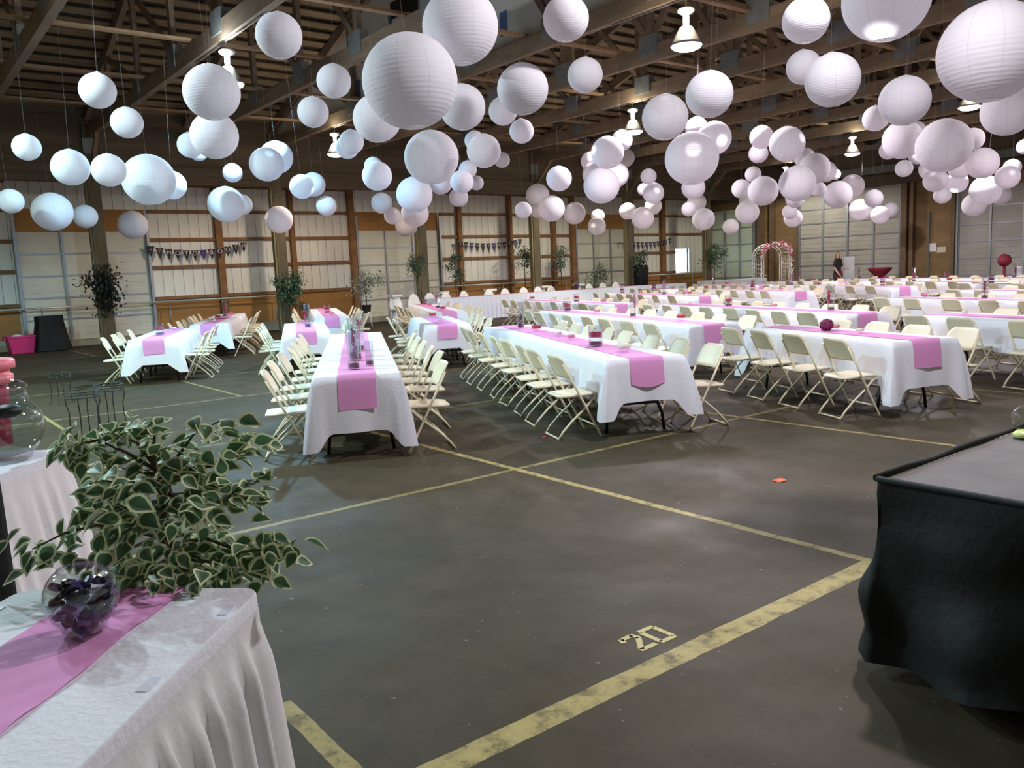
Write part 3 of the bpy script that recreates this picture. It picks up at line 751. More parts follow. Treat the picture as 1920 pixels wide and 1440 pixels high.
p = TI['t10']; q = p[0]+p[1]*1.5+p[2]*(-.02); put('ball', q.x, q.y, ZT, 'burgundy flower ball on the shaded short right table', 'flowers', 'table centrepieces', 1.1)
for nm in [t[0] for t in TABLES if t[0] not in ('t3','t4','t10')]:
    fc, u, v, L, an, desc = TI[nm]; rnd = random.Random(nm); n = 2 if L < 3.5 else 4
    for k in range(n):
        q = L*(k+.6)/n; kd = ['tall','bowlp','hur','vot','bowlr'][(k+TABLES.index(next(t for t in TABLES if t[0] == nm))) % 5]
        wh = ['near its front end','second from front','third from front','near its far end'][k] if n == 4 else ['near its front end','near its far end'][k]
        on_table(nm, q, rnd.uniform(-.05,.05), kd, wh)
        if kd == 'tall': on_table(nm, q, 0, 'bq' if k % 2 else 'bqr', wh)

# ================================================================== HEAD TABLE
def pleat_skirt(bm, path, ztop, zbot, amp, per, band=.07, nz=8, flare=.05, step=.02, mi=0, seed=1, irregular=0):
    """path: list of Vector2 corners (polyline), outward normal to the left-hand rule given by orientation"""
    rnd = random.Random(seed); cols = []; s_acc = 0
    for i in range(len(path)-1):
        a, b = Vector(path[i]), Vector(path[i+1]); d = (b-a); L = d.length; d.normalize(); n = Vector((d.y, -d.x)); m = max(2, int(L/step))
        for k in range(m+1):
            s = L*k/m; S = s_acc+s
            ph = S/per*2*PI + irregular*math.sin(S*3.1+seed)
            col = []
            for j in range(nz+1):
                t = j/nz; z = ztop+(zbot-ztop)*t
                zz = max(0, (ztop-z-band)/(ztop-zbot-band))
                w = amp*(math.sin(ph)+.35*math.sin(ph*2.1+1.3))*min(1, zz*3.5)*(.6+.6*zz)
                o = w+flare*zz+amp*min(1, zz*3.5)
                cornr = n
                col.append(bm.verts.new((a.x+d.x*s+cornr.x*o, a.y+d.y*s+cornr.y*o, z)))
            cols.append(col)
        s_acc += L
    for i in range(len(cols)-1):
        for j in range(nz):
            f = bm.faces.new((cols[i][j], cols[i+1][j], cols[i+1][j+1], cols[i][j+1])); f.material_index = mi; f.smooth = True
hx0, hx1, hy0, hy1, hz = 14.9, 27.4, 23.15, 23.95, .80
r = empty('head_table', ((hx0+hx1)/2,(hy0+hy1)/2,0), 0, 'very long head table with pale blue pleated skirting along the left wall posts', 'table')
o_ = Vector(((hx0+hx1)/2,(hy0+hy1)/2,0))
bm = bmesh.new(); box(bm, hx0-o_.x, hx1-o_.x, hy0-o_.y, hy1-o_.y, hz-.03, hz); mk('white_cloth_top', bm, CLOTH, r)
bm = bmesh.new(); W2, D2 = (hx1-hx0)/2, (hy1-hy0)/2
pleat_skirt(bm, [(-W2,D2),(-W2,-D2),(W2,-D2),(W2,D2)], hz-.002, .02, .022, .19, nz=5, step=.03, flare=.02); mk('pleated_skirt', bm, BSKIRT, r)
bm = bmesh.new(); box(bm, -W2+.1, W2-.1, -.17, .17, hz+.002, hz+.006); rr_ = mk('table_runner', bm, PINK); rr_.location = (o_.x, o_.y+.1, 0); tag(rr_, 'pink sheer runner lying along the pale blue head table', 'table runner', 'pink table runners')
# round backed white chairs behind the head table
def round_chair():
    r = empty('round_back_chair')
    bm = bmesh.new()
    def fn(u, v):
        a = PI*u; x = .23*math.cos(a)*(.25+.75*v); z = .46+.42*math.sin(a)*(.25+.75*v)**1.0 if v > 0 else .46
        return (x, -.2-.12*(z-.45), z)
    a_ = grid(bm, fn, 14, 4); b_ = grid(bm, lambda u, v: (Vector(fn(u, v))+Vector((0,.03,0))), 14, 4); edge(bm, a_, b_); mk('backrest', bm, WHITEP, r, True)
    bm = bmesh.new(); box(bm, -.05, .05, -.262, -.258, .79, .81); mk('hand_slot', bm, BLACKM, r)
    bm = bmesh.new(); box(bm, -.22, .22, -.22, .2, .42, .46); mk('seat', bm, WHITEP, r)
    for sx_ in (-1, 1):
        for sy_ in (-1, 1): bm = bmesh.new(); tube(bm, [(sx_*.18,sy_*.17,.42),(sx_*.21,sy_*.2,0)], .016, 6); mk('leg', bm, WHITEP, r)
    return r
RC = round_chair(); RCK = kids_of(RC)
for k, px in enumerate((748,783,813,845,879,924,955,990,1017,1042,1114,1139,1163)):
    c = RC if k == 0 else copy_tree(RC, RCK)
    y_top = [553,550,548.6,547,545.6,543,540,537,537,533,530.5,529,527.6][k]
    v = onY(px, y_top, 24.45); c.location = (v.x, 24.5, 0); c.scale = (1.12,)*3; c.rotation_euler = (0,0,PI+random.uniform(-.1,.1))
    tag(c, 'white round-backed chair behind the head table, %s from its left end' % ORD[k], 'chair', 'round-backed chairs behind the head table')
# white plinths
def plinth():
    r = empty('white_plinth')
    bm = bmesh.new(); lathe(bm, [(.11,.1),(.10,.5),(.095,.86)], 16); mk('shaft', bm, WHITEP, r, True)
    bm = bmesh.new(); box(bm, -.17, .17, -.17, .17, 0, .06); lathe(bm, [(.15,.06),(.13,.1),(.11,.12)], 16); mk('base', bm, WHITEP, r)
    bm = bmesh.new(); lathe(bm, [(.10,.84),(.14,.89),(.15,.92)], 16); box(bm, -.18, .18, -.18, .18, .92, .99); mk('capital', bm, WHITEP, r); return r
PLN = plinth(); PK = kids_of(PLN)
for k, (px, lab) in enumerate(((739,'white column plinth at the left end of the head table'),(829,'white column plinth behind the head table, left of the middle post'),(919,'white column plinth behind the head table, right of the middle post'),(1018,'white column plinth behind the head table, below the fourth post'),(1085,'white column plinth behind the head table, below the ficus beside the centre door'))):
    c = PLN if k == 0 else copy_tree(PLN, PK); v = onY(px, 545, 24.75 if k == 0 else 25.0); c.location = (v.x, v.y, 0); tag(c, lab, 'plinth', 'white column plinths')
# silver bucket
v = onY(1061, 537, 24.2); r = empty('metal_bucket', (v.x, 23.6, hz), 0, 'shiny metal bucket on the head table near the pale ficus', 'bucket')
bm = bmesh.new(); lathe(bm, [(.07,.0),(.10,.22),(.105,.22),(.10,.21)], 16, cap0=True); mk('body', bm, mat('bright_metal', (.7,.72,.75), .2, metal=1), r, True)
bm = bmesh.new(); tube(bm, [(-.1,0,.2),(0,0,.3),(.1,0,.2)], .006, 5); mk('handle', bm, WIRE, r)

# far skirted table before the arch
pA, pB = atz(1237, 546, .45), None
a2 = Vector((28.2, 23.0)); b2 = Vector((30.9, 21.9)); dd = (b2-a2); Ln = dd.length; ang2 = math.atan2(dd.y, dd.x)
r = empty('skirted_table', ((a2+b2)/2).to_3d(), ang2, 'pale lavender skirted table at the far corner left of the flower arch', 'table')
bm = bmesh.new(); box(bm, -Ln/2, Ln/2, -.38, .38, .80, .84); mk('cloth_top', bm, CLOTH, r)
bm = bmesh.new(); pleat_skirt(bm, [(-Ln/2,.38),(-Ln/2,-.38),(Ln/2,-.38),(Ln/2,.38)], .838, .02, .02, .2, nz=4, step=.04, flare=.02); mk('pleated_skirt', bm, BSKIRT, r)
#END_PART2
# ================================================================== PAPER LANTERNS
LANT = [(183,170,33),(238,230,29),(50,276,25),(132,314,34),(204,319,31),(279,337,48),(322,347,27),(397,173,52),(402,254,44),(357,272,24),(372,284,18),(523,67,43),(436,324,18),(500,308,32),(518,295,31),(424,383,34),(453,384,20),(523,412,26),(249,422,27),(160,406,22),(98,397,36),(20,377,23),(566,350,23),(587,346,23),(612,386,19),(626,152,32),(587,210,29),
(769,153,89),(863,50,71),(1061,35,43),(980,167,48),(943,208,27),(1097,141,33),(978,246,23),(867,201,43),(707,222,45),(659,266,23),(651,276,22),(809,295,51),(907,283,32),(890,264,19),(941,300,15),(877,318,17),(866,341,22),(893,343,14),(860,370,18),(826,343,22),(777,365,34),(778,400,26),(716,381,20),(736,405,16),(762,423,21),(707,330,28),(700,311,17),
(1048,335,24),(1008,366,22),(981,394,16),(1034,391,25),(1077,400,21),(1008,395,14),(1119,424,17),(1121,405,13),(1120,326,28),(1128,348,34),(1107,302,18),(1139,286,31),(1166,263,20),(1172,296,18),(1155,328,24),(1177,396,16),(1205,409,21),(1216,331,15),(1207,355,12),(1225,362,20),(1225,386,16),(1247,220,43),(1330,177,44),(1306,240,21),(1339,259,32),(1297,297,50),(1300,352,22),(1306,380,18),(1292,392,14),(1319,411,21),(1370,425,15),
(1428,257,22),(1422,288,18),(1476,270,33),(1509,296,19),(1412,327,15),(1390,354,18),(1431,358,28),(1404,378,18),(1401,398,22),(1527,316,29),(1495,344,34),(1481,397,14),(1487,409,17),(1491,372,18),(1548,322,20),(1566,327,10),(1535,355,14),(1571,365,26),(1598,349,22),(1613,393,20),(1638,372,17),(1650,403,17),(1671,394,15),
(1511,38,43),(1662,-3,79),(1858,97,93),(1507,126,32),(1561,150,50),(1696,189,46),(1642,222,24),(1692,262,36),(1717,245,18),(1666,282,17),(1770,273,50),(1722,290,18),(1824,261,21),(1889,208,46),(1842,306,29),(1800,313,22),(1695,316,16),(1745,317,21),(1754,338,22),(1767,366,16),(1794,342,20),(1848,357,28),(1889,332,22),(1827,384,22),(1877,366,18),(1898,314,16),(1921,275,14)]
SIZES = [.30,.36,.42,.50,.60,.72,.90]
def cand(px, py, r):
    out = []
    for D in SIZES:
        dep = F_PX*(D/2)/r; p = at(px, py, dep)
        if dep > 31 or p.y > 24.6 or p.x > 33 or p.z > 5.1 or p.z < 2.15: continue
        for xt in tx:
            pass
        out.append((D, dep, p))
    return out
def prefz(x): return 3.25
placed = []
order = sorted(range(len(LANT)), key=lambda i: -LANT[i][2])
for i in order:
    px, py, rr = LANT[i]; best = None
    for D, dep, p in cand(px, py, rr):
        cost = abs(p.z-3.2)*1.0 + (1.0 if D in (.30,.90) and rr < 60 else 0)
        for (j, D2, dep2, p2) in placed:
            if (p-p2).length < (D+D2)/2+.02: cost += 50
            qx, qy, qr = LANT[j]
            if math.hypot(qx-px, qy-py) < (qr+rr)*.92:
                if dep < dep2+.1: cost += 12
            # avoid fish-line running through another lantern: ignored
        if best is None or cost < best[0]: best = (cost, D, dep, p)
    if best is None:
        D = .42; dep = F_PX*(D/2)/rr; best = (0, D, dep, at(px, py, dep)); print('LANTERN fallback', px, py, rr)
    placed.append((i, best[1], best[2], best[3]))
LM = {}
def lantern_mesh(D, hi):
    if (D, hi) in LM: return LM[(D, hi)]
    R_ = D/2; nr = 26 if hi else 12; prof = []
    t0 = math.asin(.24)
    steps = nr*(6 if hi else 1)
    for k in range(steps+1):
        th = t0+(PI-2*t0)*k/steps
        rr = R_*(1-.0045*abs(math.cos((k/steps)*nr*PI))**2) if hi else R_
        prof.append((rr*math.sin(th), -rr*math.cos(th)*.97))
    bm = bmesh.new(); lathe(bm, prof, 48 if hi else 28)
    if hi:
        for v in bm.verts:
            a = math.atan2(v.co.y, v.co.x); k = .006*R_*noise.noise(Vector((a*3, v.co.z*60, D*9)))*2
            v.co *= 1+k
    me = bpy.data.meshes.new('paper_shade'); bmesh.ops.recalc_face_normals(bm, faces=bm.faces[:]); bm.to_mesh(me); bm.free(); me.materials.append(PAPER)
    for p in me.polygons: p.use_smooth = True
    bm = bmesh.new(); zt = R_*.97*math.cos(t0); rg = R_*math.sin(t0)
    for s in (1, -1): tube(bm, [(rg*math.cos(a), rg*math.sin(a), s*zt) for a in [2*PI*k/20 for k in range(20)]], .0022, 5, closed=True)
    tube(bm, [(-rg,0,zt),(0,0,zt+.02),(rg,0,zt)], .002, 5); tube(bm, [(0,0,zt+.02),(0,0,-zt)], .0015, 5)
    tube(bm, [(-rg,0,-zt),(rg,0,-zt)], .002, 5)
    mw = bpy.data.meshes.new('wire_frame'); bm.to_mesh(mw); bm.free(); mw.materials.append(WIRE)
    LM[(D, hi)] = (me, mw); return LM[(D, hi)]
ZONES = [((0,560),'those over the far left tables'),((560,740),'those left of the biggest lantern'),((740,960),'the cluster around the biggest lantern'),((960,1270),'those right of the central cluster'),((1270,1450),'the mid-hall cluster near the arch'),((1450,1640),'those left of the lit right pair'),((1640,2000),'the right edge cluster')]
zl = {}
for (i, D, dep, p) in placed:
    for k, ((a, b), z) in enumerate(ZONES):
        if a <= LANT[i][0] < b: zl.setdefault(k, []).append((i, D, dep, p))
for k, ls in zl.items():
    big = sorted(ls, key=lambda q: -LANT[q[0]][2]); zn = ZONES[k][1]
    lr = sorted(ls, key=lambda q: LANT[q[0]][0]); rank = {q[0]: n for n, q in enumerate(lr)}
    for bi, (i, D, dep, p) in enumerate(big):
        px, py, rr = LANT[i]
        size = 'large' if rr >= 42 else ('medium' if rr >= 25 else 'small')
        hgt = 'high' if py < 180 else ('mid-height' if py < 320 else 'low')
        n = rank[i]+1
        lab = '%s white paper lantern, %s from left among %s' % (size, ORD[n-1], zn)
        hi = rr >= 40
        r = empty('paper_lantern', p, random.uniform(0, 6), lab, 'lantern', 'round white paper lanterns')
        r.rotation_euler.x = random.uniform(-.06, .06); r.rotation_euler.y = random.uniform(-.06, .06)
        me, mw = lantern_mesh(D, hi)
        o = bpy.data.objects.new('paper_shade', me); COL.objects.link(o); o.parent = r
        o = bpy.data.objects.new('wire_frame', mw); COL.objects.link(o); o.parent = r
        bm = bmesh.new(); tube(bm, [(0,0,D/2),(0,0,5.66-p.z)], .0005, 3); o = mk('hanging_line', bm, CORD, r)

# ================================================================== PLANTS
def leaf_geo(bm, M, L, W, mi_in=0, mi_out=1, droop=.25):
    out = [(0,0),(-.30,.16),(-.46,.38),(-.42,.60),(-.24,.82),(0,1.08),(.24,.82),(.42,.60),(.46,.38),(.30,.16)]
    def P(x, y, k=1): 
        cx_, cy_ = 0, .5
        x, y = cx_+(x-cx_)*k, cy_+(y-cy_)*k
        return M @ Vector((x*W, y*L, abs(x)*W*.35-droop*L*y*y))
    o = [bm.verts.new(P(x, y)) for x, y in out]; i_ = [bm.verts.new(P(x, y, .74)) for x, y in out]
    n = len(out)
    for k in range(n):
        f = bm.faces.new((o[k], o[(k+1) % n], i_[(k+1) % n], i_[k])); f.material_index = mi_out
    m0 = i_[0]; m5 = i_[5]
    for k in range(1, 5): f = bm.faces.new((m0, i_[k], i_[k+1]) if k < 5 else ()); f.material_index = mi_in
    for k in range(5, 9): f = bm.faces.new((m0, i_[k], i_[k+1])); f.material_index = mi_in
def leaf_simple(bm, M, L, W, mi=0):
    vs = [bm.verts.new(M @ Vector((x*W, y*L, z*L))) for x, y, z in ((0,0,0),(-.5,.45,.05),(0,1,-.15),(.5,.45,.05))]
    f = bm.faces.new((vs[0], vs[1], vs[2])); f.material_index = mi; f = bm.faces.new((vs[0], vs[2], vs[3])); f.material_index = mi
def ficus(loc, H_, crownw, crownh, nleaf, lab, pot='black', leafmats=None, seed=1, trunk=True, leafL=.07, name='potted_ficus', crown_base=None, cat='plant', lean=0, group='potted plants along the wall'):
    rnd = random.Random(seed); r = empty(name, loc, 0, lab, cat, group)
    zc = H_-crownh/2
    bm = bmesh.new(); tube(bm, [(0,0,.12),(.02,.01,H_*.3),(-.01,0,zc-crownh*.3),(lean,.02,zc+crownh*.2)], [.022,.02,.016,.008], 7)
    for k in range(9):
        a = k*2.4; z0 = zc-crownh*.35+crownh*.5*k/9
        tube(bm, [(0,0,z0),(math.cos(a)*crownw*.22, math.sin(a)*crownw*.22, z0+crownh*.14),(math.cos(a)*crownw*.4, math.sin(a)*crownw*.4, z0+crownh*.2)], [.008,.005,.002], 5)
    mk('trunk', bm, BARK, r)
    bm = bmesh.new()
    clumps = [(rnd.gauss(0,.22)*crownw, rnd.gauss(0,.22)*crownw, zc+rnd.uniform(-.42,.42)*crownh, rnd.uniform(.12,.24)*crownw) for _ in range(16)]
    for k in range(nleaf):
        c = rnd.choice(clumps); p = Vector((c[0]+lean+rnd.gauss(0,c[3]*.7), c[1]+rnd.gauss(0,c[3]*.7), c[2]+rnd.gauss(0,c[3]*.8)))
        M = Matrix.Translation(p) @ Matrix.Rotation(rnd.uniform(0,6.3), 4, 'Z') @ Matrix.Rotation(rnd.uniform(-1.5,.4), 4, 'X') @ Matrix.Rotation(rnd.uniform(-.7,.7), 4, 'Y')
        leaf_simple(bm, M, leafL*rnd.uniform(.7,1.3), leafL*.6, 0 if rnd.random() < .7 else 1)
    mk('foliage', bm, leafmats or [GREENB, GREEN], r)
    if pot:
        bm = bmesh.new(); lathe(bm, [(.001,0),(.12,0),(.155,.24),(.165,.24),(.165,.27),(.15,.27),(.145,.2),(.001,.2)], 18); mk('pot', bm, POT, r, True)
    return r
PALE = mat('pale_leaf', (.30,.36,.25), .6, noise_amt=.4, nscale=12); MID = mat('mid_leaf', (.13,.20,.12), .6, noise_amt=.4, nscale=12)
SIL = mat('silvery_leaf', (.34,.38,.33), .6, noise_amt=.4, nscale=12)
def on_wall_px(px, Y): v = onY(px, 560, Y); return v.x
def foot(px, y): return (on_wall_px(px, y), y, 0)
ficus(foot(548,24.7), 2.15, .62, 1.55, 1500, 'bushy dark green ficus column at the foot of the second post', None, [GREENB, GREEN], 2, leafL=.09)
x, y, z = foot(686,24.3); v = Vector((x, y, .45))
ficus(v, 1.35, .80, .80, 700, 'pale silvery ficus in a black pot on a low white stand, centre left', 'black', [SIL, MID], 3, leafL=.08)
r = empty('plant_stand', (x, y, 0), 0, 'low white wire stand under the pale potted ficus at centre left', 'stand')
bm = bmesh.new(); lathe(bm, [(.16,.44),(.19,.445),(.19,.45),(.001,.45)], 18); mk('top', bm, WHITEP, r)
for k in range(4):
    a = k*PI/2+.4; bm = bmesh.new(); tube(bm, [(.16*math.cos(a),.16*math.sin(a),.44),(.17*math.cos(a),.17*math.sin(a),.2),(.21*math.cos(a),.21*math.sin(a),0)], .009, 5); mk('leg', bm, WHITEP, r)
ficus(foot(783,24.85), 2.35, .62, .85, 620, 'ficus tree standing before the middle post, right of the pale potted one', 'black', [MID, GREENB], 4, leafL=.08)
ficus(foot(856,25.6), 2.35, .66, 1.05, 650, 'ficus tree below the left end of the centre bunting', 'black', [MID, GREENB], 5, leafL=.08)
ficus(foot(986,25.7), 2.55, .78, .95, 750, 'green ficus tree left of the fourth post, below the bunting end', 'black', [MID, SIL], 6, leafL=.08)
ficus(foot(1054,25.8), 2.55, .80, .95, 750, 'green ficus tree between the fourth post and the centre garage door', 'black', [MID, SIL], 7, leafL=.08)
ficus(foot(1126,26.0), 1.75, .85, .7, 500, 'low bushy ficus in front of the centre garage door', 'black', [MID, GREENB], 8, leafL=.08)
v = onY(1203, 560, 24.6)
r = ficus((v.x, v.y, 0), 2.3, .85, .9, 600, 'dark ficus in a tall black sleeve at the right end of the head table', None, [GREEN, GREEND], 9, leafL=.09)
bm = bmesh.new(); lathe(bm, [(.001,0),(.26,0),(.30,.7),(.33,1.5),(.27,1.62),(.001,1.6)], 12)
for vv in bm.verts: vv.co.x += .05*noise.noise(vv.co*3)
mk('black_sleeve', bm, BLACKC, r)
v = onX(1340, 520, 31.5)
ficus((v.x, v.y, 0), 2.5, 1.0, 1.25, 750, 'round dark green ficus tree before the pale door, left of the flower arch', 'black', [GREENB, GREEN], 10, leafL=.1)
# dark garland bush strapped to the first post
r = empty('foliage_bunch', (5.3,YP-.15,0), 0, 'dark bunch of foliage strapped to the leftmost post', 'plant')
bm = bmesh.new(); rnd = random.Random(12)
for k in range(900):
    z = rnd.gauss(1.62,.32)
    if not .85 < z < 2.3: continue
    p = Vector((rnd.gauss(-.02,.17), rnd.gauss(-.18,.12), z))
    if rnd.random() < .12: p.x -= rnd.uniform(.1,.45); p.z = rnd.gauss(1.85,.10)
    M = Matrix.Translation(p) @ Matrix.Rotation(rnd.uniform(0,6.3), 4, 'Z') @ Matrix.Rotation(rnd.uniform(-1.5,.6), 4, 'X')
    leaf_simple(bm, M, .13, .07)
mk('leaves', bm, GREEND, r)
bm = bmesh.new(); tube(bm, [(0,-.16,1.1),(.02,-.22,1.6),(-.03,-.2,2.2)], .02, 6); mk('stem', bm, BARK, r)

# ---- near variegated ficus
BD = 2.55
base = at(318, 1180, BD); tb = Vector((base.x, base.y, 0))
r = empty('variegated_ficus', tb, 0, 'artificial ficus with cream-edged green leaves between the two white skirted tables at lower left', 'plant')
def TP(px, py, dd=0): return at(px, py, BD+dd)-tb
bm = bmesh.new(); lathe(bm, [(.001,0),(.11,0),(.14,.2),(.15,.22),(.13,.22),(.12,.17),(.001,.17)], 20); mk('pot', bm, POT, r, True)
trunk = [Vector((0,0,.15)), TP(325,1100,.05), TP(318,1020), TP(305,960), TP(300,905), TP(285,850,.03)]
bm = bmesh.new(); tube(bm, trunk, [.019,.018,.016,.014,.011,.007], 8); tube(bm, [TP(330,1080,.0), TP(300,1000,-.02), TP(322,930,.02), TP(300,870,.04)], [.012,.011,.009,.005], 7); mk('trunk', bm, BARK, r)
BR = [[(300,900,0),(330,860,-.05),(365,812,-.1),(412,790,-.12)],[(300,905,0),(355,880,-.05),(410,872,-.05),(442,835,0),(468,822,.02)],[(305,930,0),(365,925,-.1),(420,940,-.12),(450,912,-.12),(470,905,-.1)],
 [(290,880,0),(240,850,.08),(185,825,.12),(150,832,.12),(118,840,.15)],[(288,870,0),(255,828,.1),(215,815,.15),(240,805,.2)],[(300,940,0),(240,950,-.1),(190,970,-.15),(165,930,-.1)],
 [(310,1010,0),(250,995,-.1),(180,985,-.18),(120,1000,-.22),(60,1030,-.25)],[(315,1020,0),(390,1010,-.1),(450,1035,-.15),(505,1030,-.18),(540,1025,-.2)],[(318,1030,0),(370,1050,-.15),(430,1060,-.15),(470,1055,-.15)],
 [(320,1045,0),(300,1055,-.2),(290,1075,-.3)],[(285,860,0),(290,820,.02),(283,800,.05)],[(300,920,0),(260,905,-.2),(215,905,-.25),(190,900,-.25)],[(305,950,0),(340,945,-.25),(375,960,-.3)],[(290,880,0),(330,870,.2),(375,850,.3)],[(290,890,0),(240,880,.25),(200,870,.3)],
 [(318,1040,0),(350,1075,-.25),(345,1085,-.3)],[(310,1000,0),(240,1030,-.2),(205,1050,-.25)],[(300,980,0),(350,990,.2),(400,1000,.25)],[(300,935,0),(270,960,-.25),(235,1000,-.3)]]
bm = bmesh.new(); pts_all = []
for b_ in BR:
    P_ = [TP(*q) for q in b_]; tube(bm, P_, [.007*(1-.75*k/(len(P_)-1)) for k in range(len(P_))], 6)
    for k in range(len(P_)-1):
        for q in range(8):
            t = q/8
            if k == 0 and t < .35: continue
            pts_all.append((P_[k].lerp(P_[k+1], t), (P_[k+1]-P_[k]).normalized(), k/(len(P_)-1)))
    for q in range(4): pts_all.append((P_[-1], (P_[-1]-P_[-2]).normalized(), 1))
mk('branches', bm, BARK, r)
bm = bmesh.new(); rnd = random.Random(21)
for p, d, t in pts_all:
    for q in range(rnd.choice((1,1,1,2))):
        off = Vector((rnd.gauss(0,.035), rnd.gauss(0,.035), rnd.gauss(-.01,.028)))
        dirh = (d+Vector((rnd.gauss(0,.9), rnd.gauss(0,.9), rnd.gauss(-.35,.45)))).normalized()
        up = Vector((rnd.gauss(0,.5)-fw.x*.6, rnd.gauss(0,.5)-fw.y*.6, 1)).normalized(); xx = dirh.cross(up).normalized(); up = xx.cross(dirh)
        M = Matrix((( xx.x, dirh.x, up.x, p.x+off.x),(xx.y, dirh.y, up.y, p.y+off.y),(xx.z, dirh.z, up.z, p.z+off.z),(0,0,0,1)))
        s = rnd.uniform(.050,.080); leaf_geo(bm, M, s, s*.78)
mk('leaves', bm, [translucent('variegated_leaf', (.085,.17,.085), .3, .45), translucent('variegated_margin', (.70,.74,.45), .3, .5)], r, True)

# ================================================================== BUNTINGS
def bunting(A, B_, n, lab, sag, size, text=None, cols=None, tint=(.03,.03,.035)):
    A, B_ = Vector(A), Vector(B_); r = empty('pennant_bunting', (A+B_)/2, 0, lab, 'bunting', 'pennant buntings on the left wall'); c = (A+B_)/2
    def P(t): return A.lerp(B_, t)-c-Vector((0,0,sag*4*t*(1-t)))
    bm = bmesh.new(); tube(bm, [P(t/20) for t in range(21)], .006, 5); mk('string', bm, CORD, r)
    pm = mat('pennant_black', tint, .8); pm2 = mat('pennant_purple', (.06,.04,.16), .8); lm = mat('letter_pink', (.72,.52,.58), .7)
    for k in range(n):
        t = (k+.5)/n; p = P(t); w = size*.44
        bm = bmesh.new()
        for yy in (-.006,.006):
            bm.faces.new([bm.verts.new((p.x+dx, p.y+yy, p.z+dz)) for dx, dz in ((-w,0),(w,0),(0,-size*1.25))])
        special = text and text[k] in '*-'
        pn = mk('pennant', bm, pm2 if (text and text[k] == '-') or (not text and k % 4 == 2) else pm, r)
        if text and text[k] not in '*-':
            cu = bpy.data.curves.new('letter', 'FONT'); cu.body = text[k]; cu.size = size*.72; cu.align_x = 'CENTER'; cu.align_y = 'CENTER'; cu.extrude = .002
            ob = bpy.data.objects.new('letter', cu); COL.objects.link(ob); dg = bpy.context.evaluated_depsgraph_get(); me = bpy.data.meshes.new_from_object(ob.evaluated_get(dg)); bpy.data.objects.remove(ob)
            me.materials.clear(); me.materials.append(lm)
            o = bpy.data.objects.new('letter', me); COL.objects.link(o); o.location = (p.x, p.y-.012, p.z-size*.38); o.rotation_euler = (PI/2,0,0); o.parent = pn
        else:
            bm = bmesh.new(); q = size*(.10 if text else .13)
            bm.faces.new([bm.verts.new((p.x+math.cos(a)*q*(1 if i % 2 else (.45 if text else 1)), p.y-.012, p.z-size*.38+math.sin(a)*q*(1 if i % 2 else (.45 if text else 1)))) for i, a in enumerate([2*PI*j/10 for j in range(10)])])
            mk('printed_mark', bm, lm, pn)
bunting((6.95,YL-.3,2.87),(10.1,YL-.3,2.95), 12, 'black pennant bunting spelling PHOTO BOOTH on the wall at left', .22, .27, '*PHOTO-BOOTH')
bunting((18.4,YL-.3,2.86),(21.65,YL-.3,2.92), 12, 'dark pennant bunting with tiny pale letters on the wall at centre', .14, .24)
bunting((27.5,YL-.35,2.80),(30.75,YL-.35,2.86), 12, 'dark red pennant bunting at the far corner above the bright window', .16, .24, tint=(.10,.04,.04))

# ================================================================== FLOWER ARCH
v = onX(1447, 520, 31.9); ax, ay = v.x, v.y
rz = math.atan2(-v.y, -v.x)+PI/2+.45
r = empty('flower_arch', (ax, ay, 0), rz, 'white lattice wedding arch with pink and red flowers at the back of the hall', 'arch')
W_a, Hs = .68, 1.78
arc = [(-W_a,0),(-W_a,Hs*.5),(-W_a,Hs)]+[(-W_a*math.cos(a), Hs+.52*math.sin(a)) for a in [PI*k/12 for k in range(1,12)]]+[(W_a,Hs),(W_a,Hs*.5),(W_a,0)]
for yy, nm in ((-.45,'front_frame'),(.45,'rear_frame')):
    bm = bmesh.new(); tube(bm, [(x, yy, z) for x, z in arc], .028, 6); tube(bm, [(x*.86, yy, z*.97) for x, z in arc], .018, 6); mk(nm, bm, WHITEP, r)
bm = bmesh.new()
for s in (-1, 1):
    for k in range(10): z = .15+k*.18; tube(bm, [(s*W_a,-.45,z),(s*W_a,.45,z)], .012, 4)
    for k in range(4): yy = -.3+k*.2; tube(bm, [(s*W_a,yy,.0),(s*W_a,yy,Hs)], .010, 4)
for k in range(1, 12):
    a = PI*k/12; tube(bm, [(-W_a*math.cos(a),-.45,Hs+.52*math.sin(a)),(-W_a*math.cos(a),.45,Hs+.52*math.sin(a))], .014, 4)
mk('side_lattice', bm, WHITEP, r)
FL = [mat('arch_flower_pink', (.80,.50,.58), .7), mat('arch_flower_rose', (.62,.10,.18), .7), mat('arch_flower_white', (.80,.78,.78), .7), mat('arch_flower_mauve', (.40,.26,.40), .7)]
bm = bmesh.new(); rnd = random.Random(4); AP = [Vector((x, -.5, z)) for x, z in arc]
for k in range(420):
    i = rnd.randrange(len(AP)-1); t = rnd.random(); p = AP[i].lerp(AP[i+1], t)+Vector((rnd.gauss(0,.055), rnd.gauss(0,.05), rnd.gauss(0,.055)))
    n = Vector((rnd.gauss(0,1), -1.5, rnd.gauss(0,1))).normalized(); tt = n.orthogonal().normalized(); w = n.cross(tt); s = rnd.uniform(.03,.055)
    mi = rnd.choice((0,1,1,2,0)) if p.z > Hs*.9 else rnd.choice((0,2,2,3,2))
    for a0 in (0, .6): bm.faces.new([bm.verts.new(p+n*(.015 if a0 else 0)+(tt*math.cos(q+a0)+w*math.sin(q+a0))*s*(1 if j % 2 else .6)*(.6 if a0 else 1)) for j, q in enumerate([2*PI*m/10 for m in range(10)])]).material_index = mi
mk('flower_garland', bm, FL, r)

